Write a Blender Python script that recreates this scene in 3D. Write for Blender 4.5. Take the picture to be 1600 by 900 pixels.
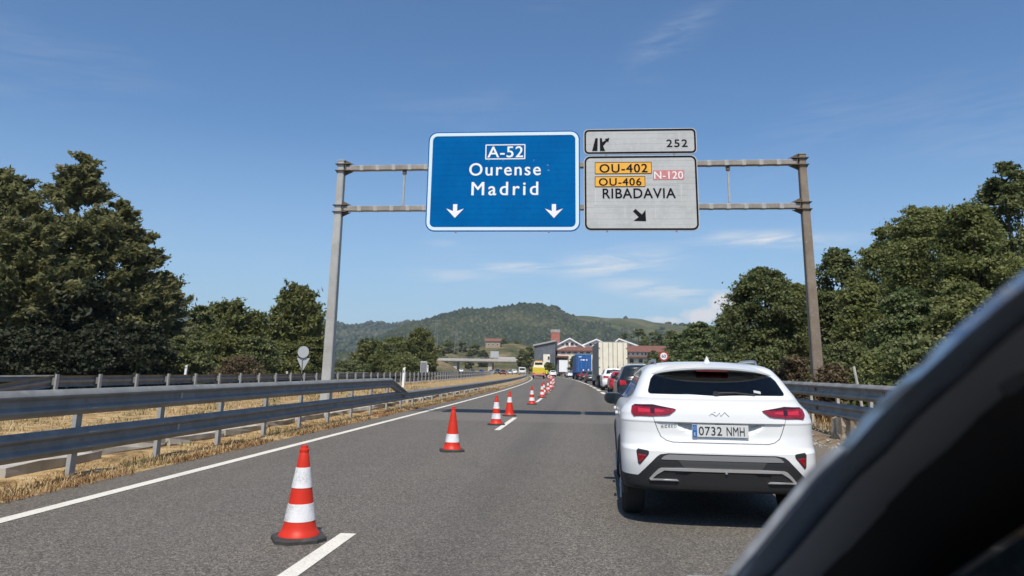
import bpy, bmesh, math, random
import numpy as np
from mathutils import Vector, Matrix
from mathutils.bvhtree import BVHTree

for o in list(bpy.data.objects): bpy.data.objects.remove(o)
SC = bpy.context.scene
COL = SC.collection
rad = math.radians

# ------------------------------------------------------------ camera
CAM_H, FPX, PPX, PPY = 1.41, 1190.0, 800.0, 300.0          # measured on the 1600 x 900 photograph
YAW, PITCH, ROLL = 0.09251, 0.22970, -0.015708
Fv = np.array([-math.sin(YAW)*math.cos(PITCH), math.cos(YAW)*math.cos(PITCH), math.sin(PITCH)])
_R = np.cross(Fv, [0, 0, 1.0]); _R /= np.linalg.norm(_R); _U = np.cross(_R, Fv)
Rv = math.cos(ROLL)*_R - math.sin(ROLL)*_U
Uv = math.sin(ROLL)*_R + math.cos(ROLL)*_U
cd = bpy.data.cameras.new('camera'); cam = bpy.data.objects.new('camera', cd); COL.objects.link(cam)
M = Matrix.Identity(4)
for i in range(3):
    M[i][0], M[i][1], M[i][2] = Rv[i], Uv[i], -Fv[i]
M[2][3] = CAM_H
cam.matrix_world = M
cd.sensor_width = 36; cd.lens = FPX/1600*36
cd.shift_x = 0; cd.shift_y = -(450-PPY)/1600
cd.clip_start = 0.05; cd.clip_end = 20000
cd.dof.use_dof = True; cd.dof.focus_distance = 11.0; cd.dof.aperture_fstop = 3.4
SC.camera = cam
def at(px, py, Y):
    """world point seen at a photo pixel at forward distance Y (used to survey positions)"""
    d = Fv + Rv*((px-PPX)/FPX) - Uv*((py-PPY)/FPX)
    t = Y/d[1]
    return Vector((d[0]*t, Y, CAM_H + d[2]*t))

# ------------------------------------------------------------ light
SUN_EL, SUN_AZ = rad(56), rad(0)             # behind the camera, slightly to its right
SRC = Vector((math.cos(SUN_EL)*math.sin(SUN_AZ), -math.cos(SUN_EL)*math.cos(SUN_AZ), math.sin(SUN_EL)))
sl = bpy.data.lights.new('sun', 'SUN'); sl.energy = 4.9; sl.angle = rad(0.53); sl.color = (1.0, 0.92, 0.80)
so = bpy.data.objects.new('sun', sl); COL.objects.link(so)
so.rotation_euler = SRC.to_track_quat('Z', 'Y').to_euler(); so.location = (0, -30, 60)
SC.view_settings.view_transform = 'Standard'; SC.view_settings.look = 'None'
SC.view_settings.exposure = 0.0; SC.view_settings.gamma = 1.0
SC.cycles.volume_bounces = 0
SC.cycles.max_bounces = 6; SC.cycles.transparent_max_bounces = 6
SKY_STRENGTH = 0.10

class NT:
    """tiny node-tree writer"""
    def __init__(s, nt): s.nt = nt
    def n(s, typ, **kw):
        nd = s.nt.nodes.new(typ)
        for k, v in kw.items(): setattr(nd, k, v)
        return nd
    def put(s, sock, v):
        if isinstance(v, bpy.types.NodeSocket): s.nt.links.new(v, sock)
        elif v is not None: sock.default_value = v
    def math(s, op, a, b=None, c=None, clamp=False):
        nd = s.n('ShaderNodeMath', operation=op); nd.use_clamp = clamp
        s.put(nd.inputs[0], a)
        if b is not None: s.put(nd.inputs[1], b)
        if c is not None: s.put(nd.inputs[2], c)
        return nd.outputs[0]
    def noise(s, vec, scale, detail=4, rough=0.55, dist=0.0):
        nd = s.n('ShaderNodeTexNoise'); s.put(nd.inputs['Vector'], vec)
        nd.inputs['Scale'].default_value = scale; nd.inputs['Detail'].default_value = detail
        nd.inputs['Roughness'].default_value = rough; nd.inputs['Distortion'].default_value = dist
        return nd.outputs['Fac']
    def ramp(s, fac, stops, interp='LINEAR'):
        nd = s.n('ShaderNodeValToRGB'); cr = nd.color_ramp; cr.interpolation = interp
        while len(cr.elements) < len(stops): cr.elements.new(0.5)
        for e, (p, c) in zip(cr.elements, stops):
            e.position = p; e.color = (c[0], c[1], c[2], 1) if not isinstance(c, (int, float)) else (c, c, c, 1)
        s.put(nd.inputs[0], fac); return nd.outputs[0]
    def mix(s, fac, a, b, mode='MIX'):
        nd = s.n('ShaderNodeMix', data_type='RGBA', blend_type=mode)
        s.put(nd.inputs[0], fac)
        for k, v in ((6, a), (7, b)):
            if isinstance(v, (tuple, list)) and len(v) == 3: v = (*v, 1)
            s.put(nd.inputs[k], v)
        return nd.outputs[2]
    def comb(s, x, y, z):
        nd = s.n('ShaderNodeCombineXYZ')
        for i, v in enumerate((x, y, z)): s.put(nd.inputs[i], v)
        return nd.outputs[0]

# ------------------------------------------------------------ sky
W = bpy.data.worlds.new('World'); SC.world = W; W.use_nodes = True
nt = W.node_tree; nt.nodes.clear(); T = NT(nt)
sky = T.n('ShaderNodeTexSky', sky_type='NISHITA'); sky.sun_disc = False
sky.sun_elevation = SUN_EL; sky.sun_rotation = rad(180) - SUN_AZ
sky.altitude = 100; sky.air_density = 1.0; sky.dust_density = 1.2; sky.ozone_density = 1.6
tc = T.n('ShaderNodeTexCoord'); sep = T.n('ShaderNodeSeparateXYZ'); T.put(sep.inputs[0], tc.outputs['Generated'])
dx, dy, dz = sep.outputs
az = T.math('ARCTAN2', dx, dy); el = T.math('ARCSINE', dz)
def pix_dir(px, py):
    d = Fv + Rv*((px-PPX)/FPX) - Uv*((py-PPY)/FPX); d /= np.linalg.norm(d)
    return math.atan2(d[0], d[1]), math.asin(d[2])
def blob(px, py, sx, sy, tilt=0.0, amp=1.0):
    """soft elliptical cloud field round one direction of the real sky"""
    a0, e0 = pix_dir(px, py)
    u = T.math('SUBTRACT', az, a0); v = T.math('SUBTRACT', el, e0)
    if tilt: v = T.math('SUBTRACT', v, T.math('MULTIPLY', u, tilt))
    q = T.math('ADD', T.math('POWER', T.math('ABSOLUTE', T.math('DIVIDE', u, sx/1220)), 2.0), T.math('POWER', T.math('ABSOLUTE', T.math('DIVIDE', v, sy/1220)), 2.0))
    e_ = T.math('POWER', 2.718, T.math('MULTIPLY', q, -1.0))
    return e_ if amp == 1.0 else T.math('MULTIPLY', e_, amp)
wv = T.comb(T.math('MULTIPLY', az, 9.0), T.math('MULTIPLY', T.math('SUBTRACT', el, T.math('MULTIPLY', az, 0.06)), 75.0), 0.0)
wn = T.noise(wv, 1.0, 6, 0.62, 0.6)
wisp = T.ramp(wn, [(0.37, 0.0), (0.62, 1.0)])
fields = None
for b in (blob(960, 413, 85, 20, 0.08), blob(1205, 374, 105, 11, -0.05), blob(705, 430, 75, 12, 0.0, 0.4), blob(1035, 455, 85, 14, -0.12), blob(1050, 55, 60, 22, 0.45, 0.22), blob(690, 380, 30, 6, 0.0, 0.25), blob(820, 418, 60, 8)):
    fields = b if fields is None else T.math('MAXIMUM', fields, b)
# the same thin cirrus drifts over the rest of the sky
gen = T.math('MULTIPLY', T.ramp(T.noise(T.comb(T.math('MULTIPLY', az, 3.0), T.math('MULTIPLY', el, 9.0), 3.3), 1.0, 2), [(0.5, 0.0), (0.75, 1.0)]), 0.10)
cir = T.math('MULTIPLY', wisp, T.math('MAXIMUM', T.math('MULTIPLY', fields, 1.0), gen), clamp=True)
cv = T.comb(T.math('MULTIPLY', az, 42.0), T.math('MULTIPLY', el, 42.0), 1.7)
cn = T.noise(cv, 1.0, 5, 0.6, 0.3)
cf = T.math('MAXIMUM', T.math('MAXIMUM', blob(1133, 474, 30, 24), blob(1095, 493, 42, 17)), T.math('MULTIPLY', blob(1040, 500, 50, 9), 0.75))
cum = T.ramp(T.math('ADD', T.math('MULTIPLY', cf, 0.85), T.math('MULTIPLY', T.math('SUBTRACT', cn, 0.5), 0.9)), [(0.36, 0.0), (0.72, 0.95)])
lowhaze = T.ramp(T.math('DIVIDE', el, 0.30, clamp=True), [(0.0, 0.62), (0.35, 0.34), (1.0, 0.0)])
hs = T.n('ShaderNodeHueSaturation'); hs.inputs['Saturation'].default_value = 1.0; hs.inputs['Value'].default_value = 1.0
T.put(hs.inputs['Color'], sky.outputs[0])
hs2 = T.mix(1.0, hs.outputs[0], (0.77, 1.06, 1.31), 'MULTIPLY')   # clear, deep summer blue
c1 = T.mix(lowhaze, hs2, (4.6, 6.3, 8.3))
c2 = T.mix(T.math('MULTIPLY', cir, 1.0), c1, (7.6, 7.9, 8.3))
c3 = T.mix(T.math('MULTIPLY', cum, 0.9), c2, (8.2, 7.9, 8.0))
bg = T.n('ShaderNodeBackground'); T.put(bg.inputs[0], c3); bg.inputs[1].default_value = SKY_STRENGTH
wo = T.n('ShaderNodeOutputWorld'); nt.links.new(bg.outputs[0], wo.inputs[0])

# ------------------------------------------------------------ materials
def lin(r, g, b): return tuple(((c/255)/12.92 if c/255 <= 0.04045 else ((c/255+0.055)/1.055)**2.4) for c in (r, g, b))
def pm(name, base, rough=0.5, metal=0.0, var=None, bump=None, coat=0.0, spec=0.5, emit=None, var2=None):
    """principled material; var=(scale, colour2, lo, hi) mixes a second colour by noise; bump=(scale, strength)"""
    m = bpy.data.materials.new(name); m.use_nodes = True
    t = NT(m.node_tree); b = m.node_tree.nodes['Principled BSDF']
    b.inputs['Base Color'].default_value = (*base, 1); b.inputs['Roughness'].default_value = rough
    b.inputs['Metallic'].default_value = metal; b.inputs['Specular IOR Level'].default_value = spec
    b.inputs['Coat Weight'].default_value = coat; b.inputs['Coat Roughness'].default_value = 0.04
    if var or bump or var2: tcd = t.n('ShaderNodeTexCoord').outputs['Object']
    c = base
    for vv in (var, var2):
        if vv:
            f = t.ramp(t.noise(tcd, vv[0], 5, 0.6), [(vv[2], 0.0), (vv[3], 1.0)])
            c = t.mix(f, c if not isinstance(c, tuple) else (*c, 1), vv[1])
    if not isinstance(c, tuple): t.put(b.inputs['Base Color'], c)
    if bump:
        bn = t.n('ShaderNodeBump'); bn.inputs['Strength'].default_value = bump[1]; bn.inputs['Distance'].default_value = 0.01
        t.put(bn.inputs['Height'], t.noise(tcd, bump[0], 4)); t.put(b.inputs['Normal'], bn.outputs[0])
    if emit:
        b.inputs['Emission Color'].default_value = (*emit[0], 1); b.inputs['Emission Strength'].default_value = emit[1]
    return m
MT = {}
MT['white_paint'] = pm('white_car_paint', (0.72, 0.725, 0.72), 0.28, coat=0.5, var=(1.3, (0.68, 0.68, 0.67), 0.5, 0.8))
MT['black_plastic'] = pm('black_plastic', (0.018, 0.018, 0.019), 0.55, bump=(300, 0.1))
MT['grey_plastic'] = pm('grey_plastic', (0.20, 0.20, 0.205), 0.5, bump=(200, 0.08))
MT['dark_grey_plastic'] = pm('dark_grey_plastic', (0.024, 0.024, 0.026), 0.6, spec=0.3)
MT['mid_grey_plastic'] = pm('mid_grey_plastic', (0.055, 0.055, 0.057), 0.5)
MT['chrome'] = pm('satin_chrome', (0.80, 0.80, 0.80), 0.30, 0.75)
MT['silver'] = pm('silver_paint', (0.45, 0.46, 0.47), 0.35, 0.8)
MT['auto_glass'] = pm('dark_auto_glass', (0.010, 0.016, 0.021), 0.05, spec=0.38)
def glass_mat():
    m = bpy.data.materials.new('tinted_window_glass'); m.use_nodes = True; n = m.node_tree; t = NT(n); n.nodes.clear()
    tr = t.n('ShaderNodeBsdfTransparent'); tr.inputs[0].default_value = (0.76, 0.80, 0.81, 1)
    gl = t.n('ShaderNodeBsdfGlossy'); gl.inputs['Roughness'].default_value = 0.03; gl.inputs[0].default_value = (0.9, 0.9, 0.9, 1)
    fr = t.n('ShaderNodeFresnel'); fr.inputs[0].default_value = 1.5; mx = t.n('ShaderNodeMixShader'); t.put(mx.inputs[0], fr.outputs[0])
    n.links.new(tr.outputs[0], mx.inputs[1]); n.links.new(gl.outputs[0], mx.inputs[2]); o = t.n('ShaderNodeOutputMaterial'); n.links.new(mx.outputs[0], o.inputs[0]); return m
MT['tinted_glass'] = glass_mat(); MT['seat_cloth'] = pm('dark_seat_cloth', (0.035, 0.037, 0.042), 0.85)
MT['tyre'] = pm('tyre_rubber', (0.022, 0.022, 0.022), 0.8, bump=(60, 0.3))
MT['rim'] = pm('alloy_rim', (0.32, 0.32, 0.33), 0.35, 0.9)
MT['lamp_red'] = pm('red_lens', (0.30, 0.006, 0.014), 0.12, coat=0.8, var=(40, (0.20, 0.004, 0.010), 0.4, 0.6))
MT['lamp_red_bright'] = pm('bright_red_lens', (0.52, 0.018, 0.04), 0.15, coat=0.6)
MT['lamp_dark'] = pm('smoked_lens', (0.035, 0.004, 0.006), 0.1, coat=0.8)
MT['lamp_white'] = pm('clear_lens', (0.6, 0.6, 0.6), 0.1, coat=0.8)
MT['plate_white'] = pm('plate_white', (0.58, 0.59, 0.58), 0.35)
MT['plate_blue'] = pm('plate_blue', (0.01, 0.13, 0.42), 0.35)
MT['ink'] = pm('black_ink', (0.012, 0.012, 0.014), 0.5)
MT['ink_grey'] = pm('dark_badge', (0.12, 0.12, 0.12), 0.4)
MT['galv'] = pm('galvanised_steel', (0.225, 0.226, 0.222), 0.5, 0.12, spec=0.25, var=(2.2, (0.165, 0.166, 0.163), 0.40, 0.65), var2=(3.5, (0.27, 0.268, 0.258), 0.55, 0.75), bump=(30, 0.05))
MT['galv_old'] = pm('weathered_galvanised_steel', (0.25, 0.245, 0.235), 0.5, 0.15, spec=0.25, var=(1.7, (0.17, 0.168, 0.16), 0.42, 0.62), var2=(6, (0.34, 0.20, 0.10), 0.66, 0.82))
MT['galv_post'] = pm('galvanised_post', (0.36, 0.365, 0.36), 0.5, 0.15, var=(5, (0.27, 0.272, 0.268), 0.4, 0.7), bump=(20, 0.05))
MT['rust'] = pm('rusty_steel', (0.30, 0.13, 0.045), 0.85, var=(20, (0.17, 0.07, 0.03), 0.4, 0.6))
MT['amber'] = pm('amber_reflector', (0.55, 0.17, 0.01), 0.3)
MT['col_left'] = pm('weathered_grey_column_paint', (0.40, 0.40, 0.385), 0.55, 0.15, var=(1.2, (0.30, 0.29, 0.27), 0.42, 0.66), var2=(14, (0.47, 0.47, 0.46), 0.58, 0.75), bump=(25, 0.06))
MT['col_right'] = pm('rust_stained_column_paint', (0.23, 0.185, 0.14), 0.65, 0.1, var=(1.6, (0.17, 0.125, 0.09), 0.40, 0.64), var2=(12, (0.29, 0.25, 0.21), 0.58, 0.75), bump=(25, 0.06))
MT['beam'] = pm('stained_beam_paint', (0.29, 0.265, 0.235), 0.6, 0.1, var=(1.8, (0.22, 0.19, 0.16), 0.40, 0.6), var2=(9, (0.36, 0.34, 0.31), 0.55, 0.75))
MT['flange'] = pm('pale_flange_paint', (0.40, 0.39, 0.37), 0.5, 0.2, var=(8, (0.31, 0.29, 0.265), 0.4, 0.7))
MT['flange_dark'] = pm('rusted_bracket_steel', (0.085, 0.07, 0.06), 0.75, 0.1, var=(14, (0.17, 0.12, 0.085), 0.45, 0.7))
MT['sign_blue'] = pm('blue_sign_sheeting', (0.0005, 0.102, 0.315), 0.6, spec=0.02, var=(0.9, (0.0005, 0.116, 0.35), 0.4, 0.6), var2=(5, (0.001, 0.093, 0.295), 0.5, 0.75))
MT['sign_white'] = pm('white_sign_sheeting', (0.47, 0.475, 0.47), 0.5, spec=0.2, var=(1.3, (0.42, 0.425, 0.42), 0.42, 0.62), var2=(7, (0.50, 0.505, 0.50), 0.5, 0.72))
MT['sign_white_bright'] = pm('white_reflective_sheeting', (0.78, 0.79, 0.80), 0.52)
MT['sign_scuff'] = pm('faint_scuffed_sheeting', (0.53, 0.54, 0.55), 0.5, spec=0.2)
MT['sign_scuff_blue'] = pm('scuffed_blue_sheeting', (0.16, 0.30, 0.48), 0.5, spec=0.2)
MT['sign_border_pale'] = pm('pale_blue_reflective_border', (0.60, 0.72, 0.80), 0.52)
MT['sign_black'] = pm('black_sign_lettering', (0.010, 0.010, 0.013), 0.6, spec=0.06)
MT['sign_orange'] = pm('orange_route_panel', (0.80, 0.40, 0.035), 0.5, var=(6, (0.74, 0.36, 0.03), 0.4, 0.7))
MT['sign_red_faded'] = pm('faded_red_route_panel', (0.50, 0.17, 0.17), 0.55, var=(9, (0.56, 0.24, 0.23), 0.4, 0.7))
MT['sign_red'] = pm('red_sign_sheeting', (0.38, 0.03, 0.04), 0.4)
MT['sign_back'] = pm('bare_aluminium_sign_back', (0.46, 0.47, 0.48), 0.5, 0.3)
MT['cone_red'] = pm('red_orange_cone_plastic', (0.60, 0.032, 0.014), 0.45, spec=0.25, var=(9, (0.52, 0.032, 0.017), 0.4, 0.7), var2=(22, (0.30, 0.055, 0.035), 0.66, 0.80))
MT['cone_base'] = pm('black_rubber_base', (0.035, 0.034, 0.033), 0.8, var=(15, (0.075, 0.07, 0.065), 0.5, 0.75))
MT['rubble'] = pm('dusty_rubble', (0.36, 0.30, 0.22), 0.95, var=(7, (0.22, 0.165, 0.11), 0.4, 0.62), bump=(20, 0.5))
MT['bark'] = pm('bark', (0.09, 0.065, 0.045), 0.9, var=(8, (0.05, 0.037, 0.028), 0.4, 0.6), bump=(14, 0.6))
MT['concrete'] = pm('weathered_concrete', (0.47, 0.445, 0.40), 0.9, var=(2.5, (0.33, 0.30, 0.26), 0.4, 0.65), bump=(18, 0.25))
MT['wall_white'] = pm('white_render', (0.80, 0.77, 0.70), 0.85, var=(0.4, (0.70, 0.66, 0.59), 0.45, 0.7))
MT['wall_cream'] = pm('cream_render', (0.74, 0.69, 0.57), 0.85, var=(0.5, (0.64, 0.59, 0.48), 0.45, 0.7))
MT['wall_slate'] = pm('slate_grey_cladding', (0.085, 0.095, 0.115), 0.6, var=(0.8, (0.12, 0.13, 0.15), 0.4, 0.65))
MT['roof_tile'] = pm('red_brown_roof_tiles', (0.20, 0.085, 0.06), 0.85, var=(1.2, (0.14, 0.065, 0.05), 0.4, 0.65), bump=(5, 0.5))
MT['roof_grey'] = pm('grey_roof_sheet', (0.30, 0.28, 0.26), 0.7, var=(1, (0.22, 0.2, 0.18), 0.4, 0.65))
MT['brick'] = pm('red_brick', (0.36, 0.11, 0.085), 0.85, var=(1.5, (0.28, 0.09, 0.07), 0.4, 0.65))
MT['win_dark'] = pm('dark_window_glass', (0.03, 0.035, 0.045), 0.15)
MT['hivis'] = pm('hi_vis_yellow', (0.62, 0.62, 0.02), 0.7)
MT['skin'] = pm('skin', (0.45, 0.26, 0.18), 0.6)
MT['navy'] = pm('navy_trousers', (0.02, 0.025, 0.05), 0.8)
MT['yellow_paint'] = pm('yellow_truck_paint', (0.62, 0.48, 0.03), 0.4, coat=0.3)
MT['trailer_white'] = pm('cream_white_trailer_door', (0.78, 0.73, 0.60), 0.45, var=(1.3, (0.68, 0.62, 0.49), 0.45, 0.7))
MT['trailer_grey'] = pm('grey_trailer_side', (0.22, 0.21, 0.20), 0.6, var=(1, (0.16, 0.15, 0.145), 0.4, 0.65))
MT['cont_blue'] = pm('blue_container_paint', (0.008, 0.10, 0.34), 0.5, var=(1.3, (0.008, 0.08, 0.27), 0.4, 0.65))
MT['red_paint'] = pm('red_car_paint', (0.42, 0.012, 0.022), 0.28, coat=0.7)
MT['black_paint'] = pm('black_car_paint', (0.012, 0.014, 0.017), 0.2, coat=0.7)
MT['silver_paint'] = pm('silver_car_paint', (0.42, 0.43, 0.44), 0.3, 0.5, coat=0.5)
MT['charcoal_paint'] = pm('charcoal_car_paint', (0.045, 0.048, 0.052), 0.3, coat=0.5)
MT['maroon_paint'] = pm('maroon_car_paint', (0.11, 0.012, 0.018), 0.3, coat=0.5)
MT['blue_paint'] = pm('blue_car_paint', (0.02, 0.06, 0.2), 0.3, coat=0.5)
MT['own_paint'] = pm('dark_blue_paint_with_sheen', (0.25, 0.31, 0.41), 0.24, 0.6, coat=0.4, var=(6, (0.27, 0.27, 0.27), 0.45, 0.75))  # bluish sky sheen and blurred reflection patches put into the base colour
MT['own_rubber'] = pm('black_door_seal_rubber', (0.006, 0.006, 0.007), 0.75)
MT['own_frame'] = pm('dark_grey_door_frame', (0.15, 0.16, 0.18), 0.5)
MT['own_black'] = pm('black_interior_trim', (0.004, 0.004, 0.005), 0.75)
MT['own_reflection'] = pm('pale_painted_reflection', (0.62, 0.62, 0.62), 0.4, 0.3, var=(14, (0.28, 0.27, 0.27), 0.4, 0.7))  # pale colour imitates a reflection along the pillar edge

def road_mat():
    m = bpy.data.materials.new('worn_asphalt'); m.use_nodes = True; t = NT(m.node_tree); b = m.node_tree.nodes['Principled BSDF']
    P = t.n('ShaderNodeNewGeometry').outputs['Position']
    s = t.n('ShaderNodeSeparateXYZ'); t.put(s.inputs[0], P)
    vo = t.n('ShaderNodeTexVoronoi'); vo.inputs['Scale'].default_value = 92; t.put(vo.inputs['Vector'], P)
    sp_ = t.n('ShaderNodeSeparateColor'); t.put(sp_.inputs[0], vo.outputs['Color'])
    agg = t.math('ADD', t.math('MULTIPLY', sp_.outputs[0], 0.8), t.math('MULTIPLY', t.noise(P, 20, 2, 0.6), 0.4))
    c = t.ramp(agg, [(0.18, (0.036, 0.032, 0.028)), (0.55, (0.105, 0.094, 0.080)), (0.80, (0.165, 0.147, 0.125)), (0.98, (0.29, 0.26, 0.22))])
    long_ = t.noise(t.comb(t.math('MULTIPLY', s.outputs[0], 1.3), t.math('MULTIPLY', s.outputs[1], 0.05), 0.0), 1.0, 4, 0.6)
    c = t.mix(t.ramp(long_, [(0.40, 0.0), (0.72, 0.35)]), c, (0.085, 0.079, 0.072))
    big = t.noise(P, 0.35, 4, 0.6)
    c = t.mix(t.ramp(big, [(0.45, 0.0), (0.75, 0.28)]), c, (0.16, 0.147, 0.13))
    t.put(b.inputs['Roughness'], 0.85)
    lane = t.math('ABSOLUTE', t.math('SUBTRACT', t.math('ABSOLUTE', t.math('SUBTRACT', t.math('ADD', s.outputs[0], t.math('MULTIPLY', t.math('SUBTRACT', t.noise(P, 0.25, 2), 0.5), 0.5)), -0.2)), 0.85))
    c = t.mix(t.ramp(lane, [(0.0, 0.30), (0.45, 0.0)]), c, (0.062, 0.057, 0.051))
    band = t.math('ABSOLUTE', t.math('SUBTRACT', s.outputs[1], t.math('ADD', 24.0, t.math('MULTIPLY', t.noise(P, 0.6, 3), 0.5))))
    c = t.mix(t.ramp(t.math('DIVIDE', band, 2.2, clamp=True), [(0.0, 0.40), (0.85, 0.36), (0.95, 0.0)]), c, (0.19, 0.175, 0.155))
    # a transverse repair band and dusty edges, both real differences in the surface
    dust = t.math('ADD', s.outputs[0], t.math('MULTIPLY', t.math('SUBTRACT', t.noise(P, 0.8, 4), 0.5), 1.6))
    c = t.mix(t.ramp(t.math('DIVIDE', t.math('SUBTRACT', dust, 2.3), 3.0, clamp=True), [(0.0, 0.0), (1.0, 0.62)]), c, (0.20, 0.165, 0.125))
    c = t.mix(t.ramp(t.math('DIVIDE', t.math('SUBTRACT', -5.35, dust), 1.2, clamp=True), [(0.0, 0.0), (1.0, 0.45)]), c, (0.15, 0.125, 0.10))
    t.put(b.inputs['Base Color'], c); b.inputs['Roughness'].default_value = 0.85; b.inputs['Specular IOR Level'].default_value = 0.3
    bn = t.n('ShaderNodeBump'); bn.inputs['Strength'].default_value = 0.0; bn.inputs['Distance'].default_value = 0.001
    t.put(bn.inputs['Height'], agg); t.put(b.inputs['Normal'], bn.outputs[0])
    return m
MT['asphalt'] = road_mat()
def paint_mat():
    m = bpy.data.materials.new('road_marking_paint'); m.use_nodes = True; t = NT(m.node_tree); b = m.node_tree.nodes['Principled BSDF']
    P = t.n('ShaderNodeNewGeometry').outputs['Position']
    w = t.noise(P, 45, 4, 0.7); g = t.noise(P, 2.0, 4, 0.6)
    c = t.ramp(w, [(0.30, (0.26, 0.25, 0.22)), (0.40, (0.62, 0.59, 0.52)), (0.62, (0.74, 0.71, 0.63))])
    c = t.mix(t.ramp(g, [(0.5, 0.0), (0.8, 0.35)]), c, (0.36, 0.34, 0.30))
    t.put(b.inputs['Base Color'], c); b.inputs['Roughness'].default_value = 0.75
    return m
MT['paint'] = paint_mat()
def soil_mat(name, stops, scale=1.2, fine=14):
    m = bpy.data.materials.new(name); m.use_nodes = True; t = NT(m.node_tree); b = m.node_tree.nodes['Principled BSDF']
    P = t.n('ShaderNodeNewGeometry').outputs['Position']
    f = t.math('ADD', t.math('MULTIPLY', t.noise(P, scale, 5, 0.6), 0.6), t.math('MULTIPLY', t.noise(P, fine, 4, 0.7), 0.4))
    t.put(b.inputs['Base Color'], t.ramp(f, stops)); b.inputs['Roughness'].default_value = 0.95; b.inputs['Specular IOR Level'].default_value = 0.1
    bn = t.n('ShaderNodeBump'); bn.inputs['Strength'].default_value = 0.6; bn.inputs['Distance'].default_value = 0.03
    t.put(bn.inputs['Height'], f); t.put(b.inputs['Normal'], bn.outputs[0])
    return m
MT['straw_soil'] = soil_mat('dry_straw_soil', [(0.36, (0.085, 0.055, 0.030)), (0.44, (0.21, 0.135, 0.065)), (0.50, (0.36, 0.245, 0.115)), (0.57, (0.47, 0.34, 0.175)), (0.66, (0.53, 0.44, 0.29))], 2.6, 30)
MT['verge_soil'] = soil_mat('gravelly_verge_soil', [(0.34, (0.09, 0.065, 0.045)), (0.48, (0.19, 0.145, 0.10)), (0.62, (0.29, 0.225, 0.15)), (0.72, (0.36, 0.31, 0.24))], 2.0, 25)
MT['field'] = soil_mat('rough_field', [(0.36, (0.045, 0.055, 0.022)), (0.50, (0.12, 0.10, 0.045)), (0.64, (0.22, 0.17, 0.08))], 0.08, 2)
MT['cut_slope'] = soil_mat('bare_cut_slope', [(0.38, (0.04, 0.05, 0.022)), (0.50, (0.11, 0.10, 0.05)), (0.62, (0.25, 0.18, 0.105))], 0.06, 0.5)
MT['vine_hill'] = soil_mat('terraced_hillside', [(0.36, (0.042, 0.052, 0.022)), (0.50, (0.080, 0.088, 0.040)), (0.64, (0.15, 0.135, 0.078))], 0.012, 0.12)
MT['forest_floor'] = soil_mat('wooded_hillside', [(0.36, (0.018, 0.030, 0.014)), (0.50, (0.030, 0.044, 0.019)), (0.66, (0.050, 0.060, 0.026))], 0.02, 0.15)

def leaf_mat(name, dark, mid, light, transl=0.36):
    m = bpy.data.materials.new(name); m.use_nodes = True; n = m.node_tree; t = NT(n); n.nodes.clear()
    at_ = t.n('ShaderNodeAttribute', attribute_name='tint'); f = at_.outputs['Fac']
    c = t.ramp(f, [(0.0, dark), (0.5, mid), (1.0, light)])
    d = t.n('ShaderNodeBsdfPrincipled'); t.put(d.inputs['Base Color'], c); d.inputs['Roughness'].default_value = 0.55; d.inputs['Specular IOR Level'].default_value = 0.25
    tr = t.n('ShaderNodeBsdfTranslucent'); t.put(tr.inputs[0], c)
    mx = t.n('ShaderNodeMixShader'); mx.inputs[0].default_value = transl
    n.links.new(d.outputs[0], mx.inputs[1]); n.links.new(tr.outputs[0], mx.inputs[2])
    o = t.n('ShaderNodeOutputMaterial'); n.links.new(mx.outputs[0], o.inputs[0])
    return m
MT['leaf_conifer'] = leaf_mat('dark_conifer_needles', (0.075, 0.088, 0.032), (0.190, 0.192, 0.075), (0.32, 0.285, 0.135), 0.52)
MT['leaf_pine'] = leaf_mat('pine_needles', (0.070, 0.086, 0.026), (0.155, 0.167, 0.050), (0.25, 0.24, 0.088), 0.42)
MT['leaf_oak'] = leaf_mat('broad_leaves', (0.085, 0.105, 0.033), (0.200, 0.222, 0.075), (0.32, 0.32, 0.135), 0.52)
MT['leaf_bush'] = leaf_mat('bush_leaves', (0.076, 0.092, 0.037), (0.143, 0.164, 0.060), (0.240, 0.240, 0.109))
MT['leaf_willow'] = leaf_mat('pale_leaves', (0.085, 0.116, 0.044), (0.147, 0.186, 0.070), (0.230, 0.230, 0.116))
MT['leaf_dry'] = leaf_mat('dry_brown_brush', (0.077, 0.055, 0.031), (0.154, 0.110, 0.061), (0.200, 0.176, 0.099))
MT['leaf_far'] = leaf_mat('far_forest_crowns', (0.020, 0.030, 0.016), (0.040, 0.050, 0.025), (0.080, 0.082, 0.042), 0.0)
MT['leaf_dark'] = leaf_mat('dark_broad_leaves', (0.055, 0.072, 0.026), (0.130, 0.152, 0.056), (0.24, 0.245, 0.10), 0.4)
MT['leaf_shaded'] = leaf_mat('undergrowth_leaves_with_painted_shade', (0.010, 0.014, 0.007), (0.022, 0.028, 0.012), (0.060, 0.060, 0.028), 0.2)  # dark foliage with the dense shade below the conifers painted into its colour
MT['straw'] = leaf_mat('straw_blades', (0.26, 0.16, 0.07), (0.46, 0.34, 0.17), (0.62, 0.52, 0.32), 0.25)
MT['weed'] = leaf_mat('reddish_dry_weeds', (0.17, 0.075, 0.035), (0.30, 0.16, 0.07), (0.36, 0.27, 0.12), 0.25)

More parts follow.
